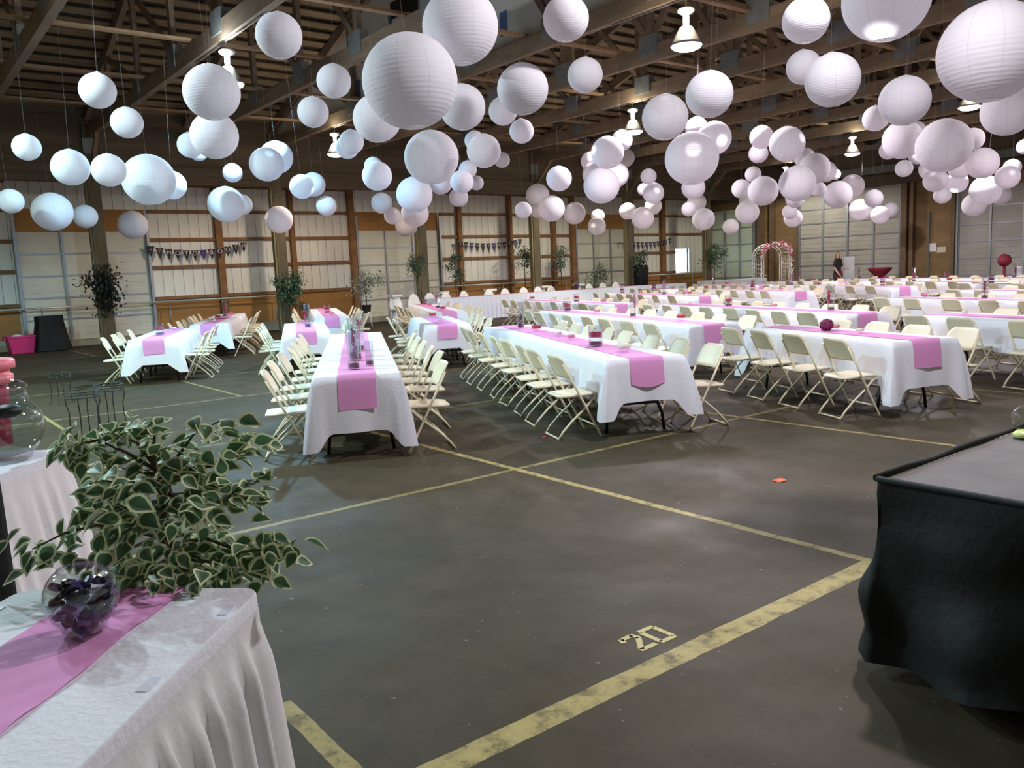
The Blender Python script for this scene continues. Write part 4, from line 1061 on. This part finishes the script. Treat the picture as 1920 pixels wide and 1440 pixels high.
# ================================================================== PERSON
v = onX(1571, 500, 30.4)
pr = empty('person', (v.x, v.y, 0), 0, 'blonde person in a black top standing by the tall grey door, arm bent forward', 'person')
face_dir = math.atan2(-v.y, -v.x)   # roughly towards the camera
pr.scale = (1.06,)*3; pr.rotation_euler.z = face_dir+PI/2+1.05
SKIN = mat('skin', (.62,.38,.27), .55); HAIR = mat('blonde_hair', (.55,.38,.17), .6, noise_amt=.3, nscale=30, stretch=(8,8,1)); BLK = mat('black_top', (.012,.012,.016), .8); PANT = mat('dark_red_apron', (.16,.02,.04), .8)
verts = [(0,0,.93,.125),(0,.01,1.10,.105),(0,0,1.28,.125),(0,.0,1.42,.085),(0,.01,1.50,.050),(0,-.01,1.60,.082),(0,-.005,1.68,.075),
 (.16,0,1.38,.055),(.21,-.02,1.13,.042),(.17,-.24,1.05,.032),(.15,-.32,1.05,.026),(-.16,0,1.38,.055),(-.22,.02,1.13,.042),(-.20,-.12,.92,.032),(-.19,-.17,.86,.027),
 (.09,0,.86,.095),(.10,.0,.50,.062),(.10,.02,.10,.042),(.10,-.12,.035,.035),(-.09,0,.86,.095),(-.10,-.03,.50,.062),(-.10,0,.10,.042),(-.10,-.14,.035,.035)]
edges = [(0,1),(1,2),(2,3),(3,4),(4,5),(5,6),(3,7),(7,8),(8,9),(9,10),(3,11),(11,12),(12,13),(13,14),(0,15),(15,16),(16,17),(17,18),(0,19),(19,20),(20,21),(21,22)]
for (bx_, s) in ((10,1),(14,-1)):   # fingers
    bp_ = Vector(verts[bx_][:3]); dv = (bp_-Vector(verts[bx_-1][:3])).normalized()
    pi = len(verts); pp = bp_+dv*.05; verts.append((*pp, .022)); edges.append((bx_, pi))
    for f in range(4):
        o_f = Vector(((f-1.5)*.016, 0, 0)); a_ = pp+dv*.02+o_f; b__ = a_+dv*(.05 if f in (1,2) else .04)+Vector((0,0,-.012))
        verts.append((*a_, .009)); verts.append((*b__, .007)); edges += [(pi, len(verts)-2), (len(verts)-2, len(verts)-1)]
    th_ = bp_+dv*.04+Vector((-.03*s,0,.005)); verts.append((*th_, .010)); edges.append((bx_, len(verts)-1))
me = bpy.data.meshes.new('body'); me.from_pydata([q[:3] for q in verts], edges, []); body = bpy.data.objects.new('body', me); COL.objects.link(body)
sk = body.modifiers.new('skin', 'SKIN'); lay = me.skin_vertices[0].data
for i, q in enumerate(verts): lay[i].radius = (q[3], q[3])
lay[0].use_root = True
body.modifiers.new('sub', 'SUBSURF').levels = 2; body.modifiers['sub'].render_levels = 2
dg = bpy.context.evaluated_depsgraph_get(); me2 = bpy.data.meshes.new_from_object(body.evaluated_get(dg)); bpy.data.objects.remove(body)
me2.materials.clear(); me2.materials.append(SKIN)
for p in me2.polygons: p.use_smooth = True
body = bpy.data.objects.new('body', me2); COL.objects.link(body); body.parent = pr
def cloth_from(me_src, name, test, off, m):
    bm = bmesh.new(); bm.from_mesh(me_src); bm.normal_update()
    bmesh.ops.delete(bm, geom=[f for f in bm.faces if not test(f.calc_center_median())], context='FACES')
    bm.normal_update()
    for v_ in bm.verts: v_.co += v_.normal*off
    for f in bm.faces: f.material_index = 0; f.smooth = True
    return mk(name, bm, m, pr)
cloth_from(me2, 'black_shirt', lambda c: c.z > .88 and c.z < 1.46 and c.y > -.13 and not (abs(c.x) > .15 and c.z < 1.15), .014, BLK)
cloth_from(me2, 'dark_trousers', lambda c: .07 < c.z <= .92 and abs(c.x) < .2 and not (c.x < -.16 and c.z > .75), .016, BLK)
cloth_from(me2, 'shoe', lambda c: c.z <= .09, .012, POT)
bm = bmesh.new(); lathe(bm, [(.175,.72),(.17,.9),(.150,1.0)], 16); o = mk('red_apron', bm, PANT, pr, True)
bm = bmesh.new()
def hf(u, v_):
    a = PI*(-.15+1.3*u); t = v_; rr = .098+.02*t; z = 1.725-.40*t**1.1
    k = math.sin(min(1, t*2.2)*PI/2)
    return (rr*k*math.cos(a), .015+rr*k*math.sin(a)*.95, z)
grid(bm, hf, 14, 10); bmesh.ops.solidify(bm, geom=bm.faces[:], thickness=.02); mk('hair', bm, HAIR, pr, True)
bm = bmesh.new(); bmesh.ops.create_icosphere(bm, subdivisions=2, radius=.012, matrix=Matrix.Translation((.03,-.088,1.635))); bmesh.ops.create_icosphere(bm, subdivisions=2, radius=.012, matrix=Matrix.Translation((-.03,-.088,1.635))); mk('eyes', bm, POT, pr)
bm = bmesh.new(); bmesh.ops.create_cone(bm, segments=8, radius1=.015, radius2=.006, depth=.035, cap_ends=True, matrix=Matrix.Translation((0,-.10,1.605)) @ Matrix.Rotation(-.5, 4, 'X')); mk('nose', bm, SKIN, pr)
bm = bmesh.new(); box(bm, -.022, .022, -.094, -.086, 1.565, 1.573); mk('mouth', bm, RED, pr)

# ---- items near the end wall
v = onX(1592, 500, 31.2); r = empty('display_board', (v.x, v.y, 0), math.atan2(-v.y,-v.x)+PI/2, 'pale blue-grey sheet of plastic standing beside the blonde person', 'board')
bm = bmesh.new(); box(bm, -.2, .2, -.02, .02, .1, 1.6); mk('panel', bm, mat('pale_panel', (.55,.58,.58), .5), r); bm = bmesh.new(); box(bm, -.25, .25, -.15, .15, 0, .1); mk('foot', bm, STEELG, r)
v = onX(1650, 500, 31.6); r = empty('cocktail_table', (v.x, v.y, 0), 0, 'tall round cocktail table in burgundy stretch cloth before the grey garage door', 'table')
BURG = mat('burgundy_cloth', (.20,.012,.03), .7)
bm = bmesh.new(); lathe(bm, [(.001,1.12),(.44,1.12),(.445,1.09),(.40,1.0),(.20,.82),(.12,.6),(.14,.3),(.30,.02)], 24); mk('stretch_cloth', bm, BURG, r, True)
for k in range(4):
    a = k*PI/2; bm = bmesh.new(); tube(bm, [(0,0,.1),(.30*math.cos(a),.30*math.sin(a),.0)], .015, 6); mk('foot', bm, BLACKM, r)
v = onX(1661, 497, 31.6); put('vot', v.x, v.y+.1, 1.125, 'tiny glass candle bowl on the burgundy cocktail table', 'candle holder', 'table centrepieces', 1)
v = onX(1883, 500, 30.0); r = empty('topiary_ball', (v.x, v.y, 0), 0, 'dark red round topiary on a stem at the far right, before the grey door', 'decoration')
bm = bmesh.new(); tube(bm, [(0,0,0),(0,0,1.1)], .05, 8); mk('stem', bm, BURG, r)
bm = bmesh.new(); bmesh.ops.create_icosphere(bm, subdivisions=3, radius=.21, matrix=Matrix.Translation((0,0,1.25)))
for q in bm.verts: q.co += q.co.normalized()*0; q.co += Vector((noise.noise(q.co*14), noise.noise(q.co*14+Vector((5,5,5))), noise.noise(q.co*14+Vector((9,2,4)))))*.03
mk('flower_head', bm, BURG, r, True)
r = empty('gift_table', (29.6, 9.9, 0), math.radians(75), 'far side table at the right edge carrying white and blue boxes', 'table')
bm = bmesh.new(); box(bm, -1.6, 1.6, -.38, .38, .70, .74); mk('cloth_top', bm, CLOTH, r)
bm = bmesh.new(); pleat_skirt(bm, [(-1.6,.38),(-1.6,-.38),(1.6,-.38),(1.6,.38)], .738, .02, .02, .2, nz=4, step=.04, flare=.02); mk('pleated_skirt', bm, SKIRT, r)
bluem = mat('box_blue', (.12,.15,.45), .6)
for k, (px, w, h, l) in enumerate(((1829,.26,.28,'white gift box with a blue stripe at far right, left one of the row'),(1840,.24,.26,'pale gift box with a grey stripe at far right, middle one of the row'),(1852,.2,.24,'narrow white gift box at far right, right of the middle one'),(1904,.3,.26,'white gift box at the very right edge beside a blue one'),(1917,.16,.27,'blue gift box at the very right edge'))):
    v = onX(px, 503, 29.75); q = (Matrix.Rotation(math.radians(75), 4, 'Z')); 
    p = Vector((29.6, 9.9, 0)); d = q @ Vector((1,0,0)); t = (Vector((v.x, v.y, 0))-p).dot(d); t = max(-1.45, min(1.45, t)); loc = p+d*t
    rr_ = empty('gift_box', (loc.x, loc.y, .745), math.radians(75), l, 'box', 'gift boxes at the far right')
    bm = bmesh.new(); box(bm, -w/2, w/2, -.12, .12, 0, h); mk('carton', bm, bluem if k == 4 else WHITEP, rr_)
    bm = bmesh.new(); box(bm, w*.15, w*.35, -.124, -.12, 0, h); box(bm, w*.15, w*.35, .12, .124, 0, h); mk('stripe', bm, bluem if k in (0,3) else STEELG, rr_)

# ================================================================== LEFT: bin and draped crate, plant stands
v = atz(43, 658, .0); v = Vector((3.0, 25.4, 0))
v = Vector((onY(42, 645, 25.6).x, 25.6, 0))
r = empty('plastic_tub', v, .1, 'magenta plastic storage tub beside the black draped box at far left', 'tub')
bm = bmesh.new(); lo = [(-.30,-.2,0),(.30,-.2,0),(.30,.2,0),(-.30,.2,0)]; hi_ = [(-.37,-.25,.44),(.37,-.25,.44),(.37,.25,.44),(-.37,.25,.44)]
A_ = [bm.verts.new(q) for q in lo]; B2 = [bm.verts.new(q) for q in hi_]; bm.faces.new(A_[::-1])
for k in range(4): bm.faces.new((A_[k], A_[(k+1) % 4], B2[(k+1) % 4], B2[k]))
mk('body', bm, MAG, r)
bm = bmesh.new(); 
for a, b in zip(hi_, hi_[1:]+hi_[:1]): bar(bm, a, b, .05, .04)
mk('rim', bm, MAG, r)
for s in (-1, 1): bm = bmesh.new(); box(bm, s*.37, s*.44, -.09, .09, .36, .44); mk('handle', bm, MAG, r)
bm = bmesh.new(); bmesh.ops.create_icosphere(bm, subdivisions=3, radius=.17, matrix=Matrix.Translation((v.x-.1, v.y, .40)) @ Matrix.Diagonal((1,1,.6,1))); tag(mk('white_cloth_bundle', bm, WHITEP, None, True), 'white cloth bundle poking out of the magenta tub', 'bundle')
v = Vector((onY(97, 645, 25.5).x, 25.5, 0))
r = empty('draped_box', v, .05, 'waist-high box draped in black cloth in front of the far left white door', 'box'); r.scale = (.84,.84,.95)
bm = bmesh.new(); prof_ = [(.42,1.0),(.435,.97),(.43,.80),(.47,.6),(.52,.3),(.58,.02)]
cols = []
for k in range(64):
    a = 2*PI*k/64; ca, sa = math.cos(a), math.sin(a); sq = 1/max(abs(ca), abs(sa)); sq = 1+(sq-1)*.75; col = []
    for j, (rr, z) in enumerate(prof_):
        w = 1+.05*math.sin(a*11+1)*(j/5)+.03*math.sin(a*23)*(j/5); col.append(bm.verts.new((rr*sq*ca*w*.92, rr*sq*sa*w*.7, z)))
    cols.append(col)
for k in range(64):
    for j in range(5): f = bm.faces.new((cols[k][j], cols[(k+1) % 64][j], cols[(k+1) % 64][j+1], cols[k][j+1])); f.smooth = True
bm.faces.new([c[0] for c in cols]); mk('black_drape', bm, BLACKC, r)
# wire plant stands
def wire_stand(loc, h, w, lab, sc_=1):
    r = empty('wire_plant_stand', loc, .35, lab, 'stand', 'black wire plant stands at left')
    IR = mat('black_iron', (.03,.035,.035), .5, metal=.4)
    bm = bmesh.new()
    for z in (h, h-.06): tube(bm, [(w*math.cos(a)*(1.0 if 1 else 1), w*math.sin(a), z) for a in [2*PI*k/24 for k in range(24)]], .006, 5, closed=True)
    mk('ring', bm, IR, r)
    for k in range(4):
        a = PI/4+k*PI/2; c, s = math.cos(a), math.sin(a); bm = bmesh.new()
        tube(bm, [(c*w*1.0, s*w*1.0, h),(c*w*1.02, s*w*1.02, h-.12),(c*w*.86, s*w*.86, h-.22),(c*w*.9, s*w*.9, .16),(c*w*.95, s*w*.95, .03),(c*w*1.1, s*w*1.1, .008),(c*w*1.22, s*w*1.22, .03)], .0065, 5); mk('leg', bm, IR, r)
wire_stand(atz(163, 823, 0), .52, .165, 'black wire plant stand at left, front one of the touching pair')
wire_stand(atz(212, 806, 0), .52, .155, 'black wire plant stand at left, rear one of the touching pair')
wire_stand(atz(117, 756, 0), .44, .14, 'smaller black wire plant stand standing alone further back at left')
wire_stand(atz(-2, 750, 0), .44, .14, 'wire plant stand half cut off by the left edge')

# ================================================================== FOREGROUND TABLE 1
def basis(o, d):   # local frame: x = along edge, y = perpendicular
    an = math.atan2(d[1], d[0]); return an
C1 = atz(489, 1102, TOP+.02); 
an1 = math.radians(227)       # long direction toward lower left
u1 = Vector((math.cos(an1), math.sin(an1))); v1 = Vector((math.sin(an1), -math.cos(an1)))  # v1 -> left/back direction
if (v1.x*-1+v1.y) < 0: v1 = -v1
L1, Wd = 1.55, .69
c1 = Vector((C1.x, C1.y))+u1*(L1/2)+v1*(Wd/2)
r = empty('skirted_table', (c1.x, c1.y, 0), an1, 'white skirted table filling the lower left corner, with pleated skirting and a pink runner', 'table')
zt = TOP+.02
bm = bmesh.new(); a_, b_ = L1/2, Wd/2
def rrect(a, b, rad, n=6):
    out = []
    for cx_, cy_, st in ((a-rad,b-rad,0),(-a+rad,b-rad,1),(-a+rad,-b+rad,2),(a-rad,-b+rad,3)):
        for k in range(n+1): q = (st+k/n)*PI/2; out.append((cx_+rad*math.cos(q), cy_+rad*math.sin(q)))
    return out
rr0 = rrect(a_, b_, .05); ring0 = [bm.verts.new((x, y, zt)) for x, y in rr0]; ring1 = [bm.verts.new((x*1.004, y*1.006, zt-.006)) for x, y in rr0]; ring2 = [bm.verts.new((x*1.006, y*1.01, zt-.05)) for x, y in rr0]
bm.faces.new(ring0)
for A__, B__ in ((ring0,ring1),(ring1,ring2)):
    for k in range(len(A__)): f = bm.faces.new((A__[k], A__[(k+1) % len(A__)], B__[(k+1) % len(A__)], B__[k])); f.smooth = True
mk('cloth_top', bm, CLOTH, r)
def big_pleats(bm, pts, ztop, zbot, amp, per, flare, seed, step=.012, nz=16, band=.05):
    # closed loop of points, outward pleats
    P_ = [Vector(p) for p in pts]; n = len(P_); cen = sum(P_, Vector((0,0)))/n
    seq = []
    for i in range(n):
        a, b = P_[i], P_[(i+1) % n]; d = b-a; L = d.length
        if L < 1e-6: continue
        m = max(1, int(L/step)); nn = Vector((d.y, -d.x)).normalized()
        if nn.dot((a+b)/2-cen) < 0: nn = -nn
        for k in range(m): seq.append((a+d*(k/m), nn, L/m))
    # smooth normals
    N2 = len(seq); sm = []
    for i in range(N2):
        v_ = Vector((0,0))
        for k in range(-4,5): v_ += seq[(i+k) % N2][1]
        sm.append(v_.normalized())
    rnd = random.Random(seed); S = 0; cols = []; tot = sum(q[2] for q in seq); nper = max(3, round(tot/per)); jit = [rnd.uniform(-.25,.25) for _ in range(nper+2)]; am = [rnd.uniform(.6,1.25) for _ in range(nper+2)]
    for i, (p, _, ds) in enumerate(seq):
        fph = S/tot*nper; k = int(fph); t_ = fph-k; ph = (fph+jit[k]*math.sin(PI*t_))*2*PI
        col = []
        for j in range(nz+1):
            t = j/nz; z = ztop+(zbot-ztop)*t; zz = max(0, (ztop-z-band)/(ztop-zbot-band))
            w_ = math.sin(ph); w_ = math.copysign(abs(w_)**.7, w_)
            o = amp*am[k]*(w_+1)*min(1, zz*7)*(.55+.45*zz)+flare*zz
            col.append(bm.verts.new((p.x+sm[i].x*o, p.y+sm[i].y*o, z)))
        cols.append(col); S += ds
    for i in range(len(cols)):
        for j in range(nz):
            f = bm.faces.new((cols[i][j], cols[(i+1) % len(cols)][j], cols[(i+1) % len(cols)][j+1], cols[i][j+1])); f.smooth = True
bm = bmesh.new(); big_pleats(bm, [(x*1.008, y*1.014) for x, y in rr0], zt-.04, .015, .024, .10, .045, 3); mk('pleated_skirt', bm, SKIRT, r)
for k in range(4):
    for sgn in (-1, 1):
        x = -a_+.12+k*.38; bm = bmesh.new(); box(bm, x, x+.06, sgn*(b_-.03)-.012, sgn*(b_-.03)+.012, zt, zt+.002); mk('skirt_clip', bm, mat('clear_clip', (.66,.68,.80), .3), r)
bm = bmesh.new(); 
ux = .30
grid(bm, lambda u, v_: (-a_+L1*1.0*u, -.135+.27*v_+.005*math.sin(u*25), zt+.003+.0022*math.sin(u*60+v_*7)*math.sin(v_*9+u*13)+.002), 90, 14)
ru = mk('table_runner', bm, PINK, None, True); ru.location = (c1.x, c1.y, 0); ru.rotation_euler = (0,0,an1); tag(ru, 'crinkled pink sheer runner under the glass bowl on the lower left table', 'table runner', 'pink table runners')
bw = atz(160, 1180, zt+.012); 
r = empty('fish_bowl', bw, 0, 'round glass fish bowl holding sunglasses and dark trinkets on the lower left table', 'bowl')
BW = .084
pr_ = [(.001,.004),(.05,.004)]+[(BW*math.sin(a), .084-.084*math.cos(a)) for a in [PI*k/22 for k in range(5, 19)]]
bm = bmesh.new(); lathe(bm, pr_, 40); lathe(bm, [(q[0]*.975, q[1]*.98+.003) for q in pr_], 40); mk('glass_body', bm, GLASS, r, True)
bm = bmesh.new(); rl = pr_[-1]; tube(bm, [(rl[0]*math.cos(a), rl[0]*math.sin(a), rl[1]) for a in [2*PI*k/32 for k in range(32)]], .0022, 6, closed=True); mk('rim', bm, GLASS, r, True)
rnd = random.Random(8); cm = [mat('trinket_purple', (.08,.05,.18), .25), mat('trinket_brown', (.09,.035,.03), .3), mat('trinket_black', (.015,.015,.03), .2), mat('trinket_lilac', (.30,.24,.45), .3)]
for k in range(80):
    bm = bmesh.new(); a = rnd.random()*6.3; z = .012+.108*(k/80); rr = rnd.random()**.5*(BW*math.sin(math.acos(max(-1,min(1,1-z/.084))))-.013); 
    M = Matrix.Translation((bw.x+rr*math.cos(a), bw.y+rr*math.sin(a), bw.z+z)) @ Matrix.Rotation(rnd.uniform(0,6.3), 4, 'Z') @ Matrix.Rotation(rnd.uniform(-1,1), 4, 'X') @ Matrix.Rotation(rnd.uniform(-1,1), 4, 'Y')
    w = rnd.uniform(.014,.023)
    lo_ = [M @ Vector((w*math.cos(q), w*.75*math.sin(q), -.004)) for q in [2*PI*j/10 for j in range(10)]]; hi2 = [M @ Vector((w*.75*math.cos(q), w*.5*math.sin(q), .006)) for q in [2*PI*j/10 for j in range(10)]]
    A_ = [bm.verts.new(q) for q in lo_]; B2 = [bm.verts.new(q) for q in hi2]; bm.faces.new(A_[::-1]); bm.faces.new(B2)
    for j in range(10): bm.faces.new((A_[j], A_[(j+1) % 10], B2[(j+1) % 10], B2[j]))
    tag(mk('wrapped_candy', bm, cm[rnd.choice((0,0,1,2,2,3))]), 'dark shiny wrapped candy inside the fish bowl on the lower left table', 'candy', 'candies in the fish bowl')
for k, (pa, pb) in enumerate((((-.045,-.03,.03),(.03,-.055,.10)),((-.05,-.02,.10),(-.02,-.07,.03)),((.02,-.06,.05),(-.03,-.05,.11)))):
    bm = bmesh.new(); rt2 = Vector((rt.x, rt.y)); q0 = bw+Vector((pa[0]*.8,pa[1]*.7,pa[2])); q1 = bw+Vector((pb[0]*.8,pb[1]*.7,pb[2])); tube(bm, [q0, q1], .0022, 6)
    tag(mk('lollipop_stick', bm, mat('pale_stick', (.62,.56,.72), .4)), 'thin pale stick among the dark candies in the fish bowl', 'stick', 'sticks in the fish bowl')

# ================================================================== FOREGROUND TABLE 2
C2 = atz(131, 842, .76)
an2 = math.radians(229); u2 = Vector((math.cos(an2), math.sin(an2))); v2 = Vector((math.sin(an2), -math.cos(an2)))
if (v2.x*-1+v2.y) < 0: v2 = -v2
L2, W2_ = 1.5, .75
c2 = Vector((C2.x, C2.y))+u2*(L2/2)+v2*(W2_/2)
r = empty('skirted_table', (c2.x, c2.y, 0), an2, 'white skirted table behind the variegated ficus at left, with a large candy jar', 'table')
bm = bmesh.new(); rr0 = rrect(L2/2, W2_/2, .05); r0 = [bm.verts.new((x, y, .76)) for x, y in rr0]; r1 = [bm.verts.new((x*1.005, y*1.01, .71)) for x, y in rr0]; bm.faces.new(r0)
for k in range(len(r0)): bm.faces.new((r0[k], r0[(k+1) % len(r0)], r1[(k+1) % len(r0)], r1[k]))
mk('cloth_top', bm, CLOTH, r)
bm = bmesh.new(); big_pleats(bm, [(x*1.01, y*1.015) for x, y in rr0], .72, .015, .014, .11, .10, 9, step=.02, nz=10); mk('pleated_skirt', bm, SKIRT, r)
bm = bmesh.new(); grid(bm, lambda u, v_: (-L2/2+L2*u, -.17+.34*v_, .764+.002*math.sin(u*40+v_*6)), 40, 6); ru = mk('table_runner', bm, translucent('grey_organza', (.30,.28,.30), .2), None, True); ru.location = (c2.x, c2.y, 0); ru.rotation_euler = (0,0,an2); tag(ru, 'grey sheer runner under the candy jar on the left table', 'table runner')
jw = atz(18, 862, .768)
r = empty('candy_jar', jw, 0, 'big round glass candy jar at the left edge on the white skirted table', 'jar')
JR = .175
pr_ = [(.001,.006),(.10,.006)]+[(JR*math.sin(a), .165-.165*math.cos(a)) for a in [PI*k/22 for k in range(5, 18)]]+[(.11,.33),(.112,.345)]
bm = bmesh.new(); lathe(bm, pr_, 40); lathe(bm, [(q[0]*.98, q[1]*.985+.003) for q in pr_], 40); mk('glass_body', bm, GLASS, r, True)
bm = bmesh.new(); lathe(bm, [(.001,.35),(.112,.35),(.118,.365),(.09,.39),(.03,.40),(.03,.42),(.001,.43)], 30); mk('glass_lid', bm, GLASS, r, True)
bm = bmesh.new(); bmesh.ops.create_icosphere(bm, subdivisions=3, radius=.05, matrix=Matrix.Translation((jw.x+.02, jw.y+.02, jw.z+.24)) @ Matrix.Diagonal((1.3,1.3,.7,1))); tag(mk('dark_scoop', bm, POT, None, True), 'black rounded scoop inside the glass candy jar at the left edge', 'scoop')
jb = atz(-22, 835, .768); 
r = empty('pink_canister', jb, 0, 'pink lidded plastic canister behind the glass candy jar at the left edge', 'canister')
PKM = mat('coral_plastic', (.85,.22,.28), .4)
bm = bmesh.new(); lathe(bm, [(.001,0),(.12,0),(.13,.32),(.13,.33)], 28); mk('body', bm, mat('red_plastic', (.35,.04,.07), .35), r, True)
bm = bmesh.new(); lathe(bm, [(.13,.33),(.16,.34),(.16,.38),(.145,.385),(.145,.41),(.175,.415),(.175,.455),(.165,.465),(.001,.47)], 28); mk('lid', bm, PKM, r, True)
# black draped stand left of it
q = at(24, 1098, 3.3); p0 = at(-120, 1098, 3.0)
r = empty('black_draped_stand', (0,0,0), 0, 'black draped stand cut off by the left edge, beside the white skirting', 'stand')
A2 = Vector((q.x, q.y)); dd = (Vector((p0.x, p0.y))-A2).normalized(); nn = Vector((-dd.y, dd.x)); 
if nn.dot(Vector((fw.x, fw.y))) < 0: nn = -nn
bm = bmesh.new(); vs = [A2, A2+dd*.6, A2+dd*.6+nn*.35, A2+nn*.35]
big_pleats(bm, [tuple(x) for x in vs], .95, .01, .008, .12, .01, 5, step=.03, nz=5); bm.faces.new([bm.verts.new((x.x, x.y, .95)) for x in vs]); mk('black_drape', bm, BLACKC, r)

# ================================================================== STAGE
S0 = Vector((2.90, 1.55)); SH = .75
r = empty('stage_platform', (S0.x, S0.y, 0), 0, 'low stage with a grey carpet top and black skirting at lower right', 'stage')
bm = bmesh.new(); box(bm, .015, 4.4, -3.2, -.015, SH-.04, SH); mk('carpet_deck', bm, STAGET, r)
bm = bmesh.new(); box(bm, .0, .015, -3.2, 0, SH-.04, SH+.003); box(bm, .0, 4.4, -.015, 0, SH-.04, SH+.003); mk('metal_edge', bm, mat('pale_edge', (.55,.53,.42), .4), r)
bm = bmesh.new(); rnd = random.Random(2)
def sfold(path, seed):
    s_acc = 0; cols = []; NZ = 22
    P_ = [Vector(p) for p in path]; tot = 0; last = None
    for i in range(len(P_)-1):
        a, b = P_[i], P_[i+1]; d = (b-a); L = d.length; d.normalize(); n = Vector((-d.y, d.x)); m = int(L/.018)
        for k in range(m+1):
            s = L*k/m; S = s_acc+s; cr_ = 0
            p = a+d*s; nd = n
            if i == 0 and L-s < .2: nd = (n*(1-ss(1-(L-s)/.2)*.5)+Vector((-d.x*0,0))).normalized() if False else n
            col = []
            for j in range(NZ+1):
                t = j/NZ; z = SH+.006+(.09-(SH+.006))*t
                w1 = math.sin(S*9+1.2+1.5*noise.noise(Vector((S*1.3, t*1.2, seed))))
                w2 = noise.noise(Vector((S*4, t*3.2, seed+5)))
                w3 = abs(math.sin(S*4.3+t*.8+seed))
                o = .012*min(1, t*12)+.10*t+(.05*w1+.11*w2+.06*w3-.05)*min(1, t*4)*(.35+.65*t)
                col.append(bm.verts.new((p.x+nd.x*o, p.y+nd.y*o, z+ (.035*math.sin(S*5+seed) if j == NZ else 0))))
            cols.append(col)
        s_acc += L
        # rounded corner: fan handled by bridging successive columns
    for i in range(len(cols)-1):
        for j in range(NZ):
            f = bm.faces.new((cols[i][j], cols[i+1][j], cols[i+1][j+1], cols[i][j+1])); f.smooth = True
sfold([(4.4,0),(0,0),(0,-3.2)][::1], 1.7) if False else sfold([(0,-3.2),(0,0),(4.4,0)], 1.7)
for v_ in bm.verts: pass
mk('black_skirt', bm, BLACKC, r)
bm = bmesh.new(); tube(bm, [(.0,-3.2,SH+.004),(-.004,0.004,SH+.008)], .012, 6); tube(bm, [(x*.22-.004, .004+.004*math.sin(x*3), SH+.010+.006*math.sin(x*2.2)) for x in range(21)], .015, 6); mk('skirt_top_hem', bm, BLACKC, r)
bm = bmesh.new(); box(bm, .3, 4.2, -3.0, -.3, 0, SH-.05); mk('support_frame', bm, BLACKM, r)
gb = onX(1915, 815, 4.05); gb = atz(1924, 818, SH+.01)
r = empty('glass_globe', gb, 0, 'clear glass globe, its yellow-green light painted on the base, at the right stage edge', 'globe'); r.scale = (.72,)*3
bm = bmesh.new(); lathe(bm, [(.001,.03)]+[(.085*math.sin(a), .11-.085*math.cos(a)) for a in [PI*k/16 for k in range(2,16)]], 28); mk('glass_body', bm, GLASS, r, True)
bm = bmesh.new(); lathe(bm, [(.001,0),(.075,0),(.07,.02),(.05,.035),(.001,.035)], 24); mk('base', bm, mat('yellow_green_light_paint', (.70,.75,.25), .4), r, True)  # yellow-green light of the globe is put into the base colour

# ================================================================== FLOOR BITS
def floor_poly(bm, pts, org, ex, ey, z=.0012):
    bm.faces.new([bm.verts.new((org.x+ex.x*x+ey.x*y, org.y+ex.y*x+ey.y*y, z)) for x, y in pts])
bm = bmesh.new(); YEL = mat('yellow_paint', (.56,.47,.20), .7, noise_amt=.2, nscale=30)
org = Vector((2.37, 2.265)); ex = Vector((1,0)); ey = Vector((0,1))
def seg(x0,y0,x1,y1,w=.026):
    d = Vector((x1-x0,y1-y0)); n = Vector((-d.y,d.x)).normalized()*w/2; floor_poly(bm, [(x0+n.x,y0+n.y),(x0-n.x,y0-n.y),(x1-n.x,y1-n.y),(x1+n.x,y1+n.y)], org, ex, ey)
seg(0,.105,.012,.138); seg(.008,.132,.075,.136); seg(.073,.142,.085,.10); seg(.085,.105,.010,.016); seg(.0,.012,.095,.012)
seg(.125,.012,.125,.128); seg(.205,.012,.205,.128); seg(.12,.136,.21,.136); seg(.12,.006,.21,.006)
tag(mk('painted_number', bm, YEL), 'yellow stencilled number 20 on the floor beside the thick yellow line', 'floor marking')
for k, (px, py, w, l) in enumerate(((1461,901,.055,'orange petal scrap lying on the floor left of the stage'),(1022,819,.04,'small red scrap on the floor below the second long table'))):
    c = atz(px, py, 0); bm = bmesh.new(); rnd = random.Random(k)
    ring = [bm.verts.new((c.x+w*math.cos(a)*rnd.uniform(.7,1.1), c.y+w*.8*math.sin(a)*rnd.uniform(.7,1.1), .004+.004*math.sin(a*3))) for a in [2*PI*j/12 for j in range(12)]]; cc = bm.verts.new((c.x, c.y, .008))
    for j in range(12): bm.faces.new((ring[j], ring[(j+1) % 12], cc))
    tag(mk('paper_scrap', bm, mat('orange_paper', (.80,.12,.03), .7) if k == 0 else RED), l, 'scrap')

# ================================================================== WORLD / VIEW
w = bpy.data.worlds.new('world'); sc.world = w; w.use_nodes = True
w.node_tree.nodes['Background'].inputs[0].default_value = (.80,.92,1,1); w.node_tree.nodes['Background'].inputs[1].default_value = 5
sc.view_settings.view_transform = 'Standard'; sc.view_settings.look = 'None'; sc.view_settings.gamma = 1; sc.view_settings.use_curve_mapping = False
sc.view_settings.exposure = 0
sc.cycles.max_bounces = 10; sc.cycles.transparent_max_bounces = 24; sc.cycles.caustics_reflective = False; sc.cycles.caustics_refractive = False
sc.cycles.sample_clamp_indirect = 4
print('OBJECTS', len(bpy.data.objects))
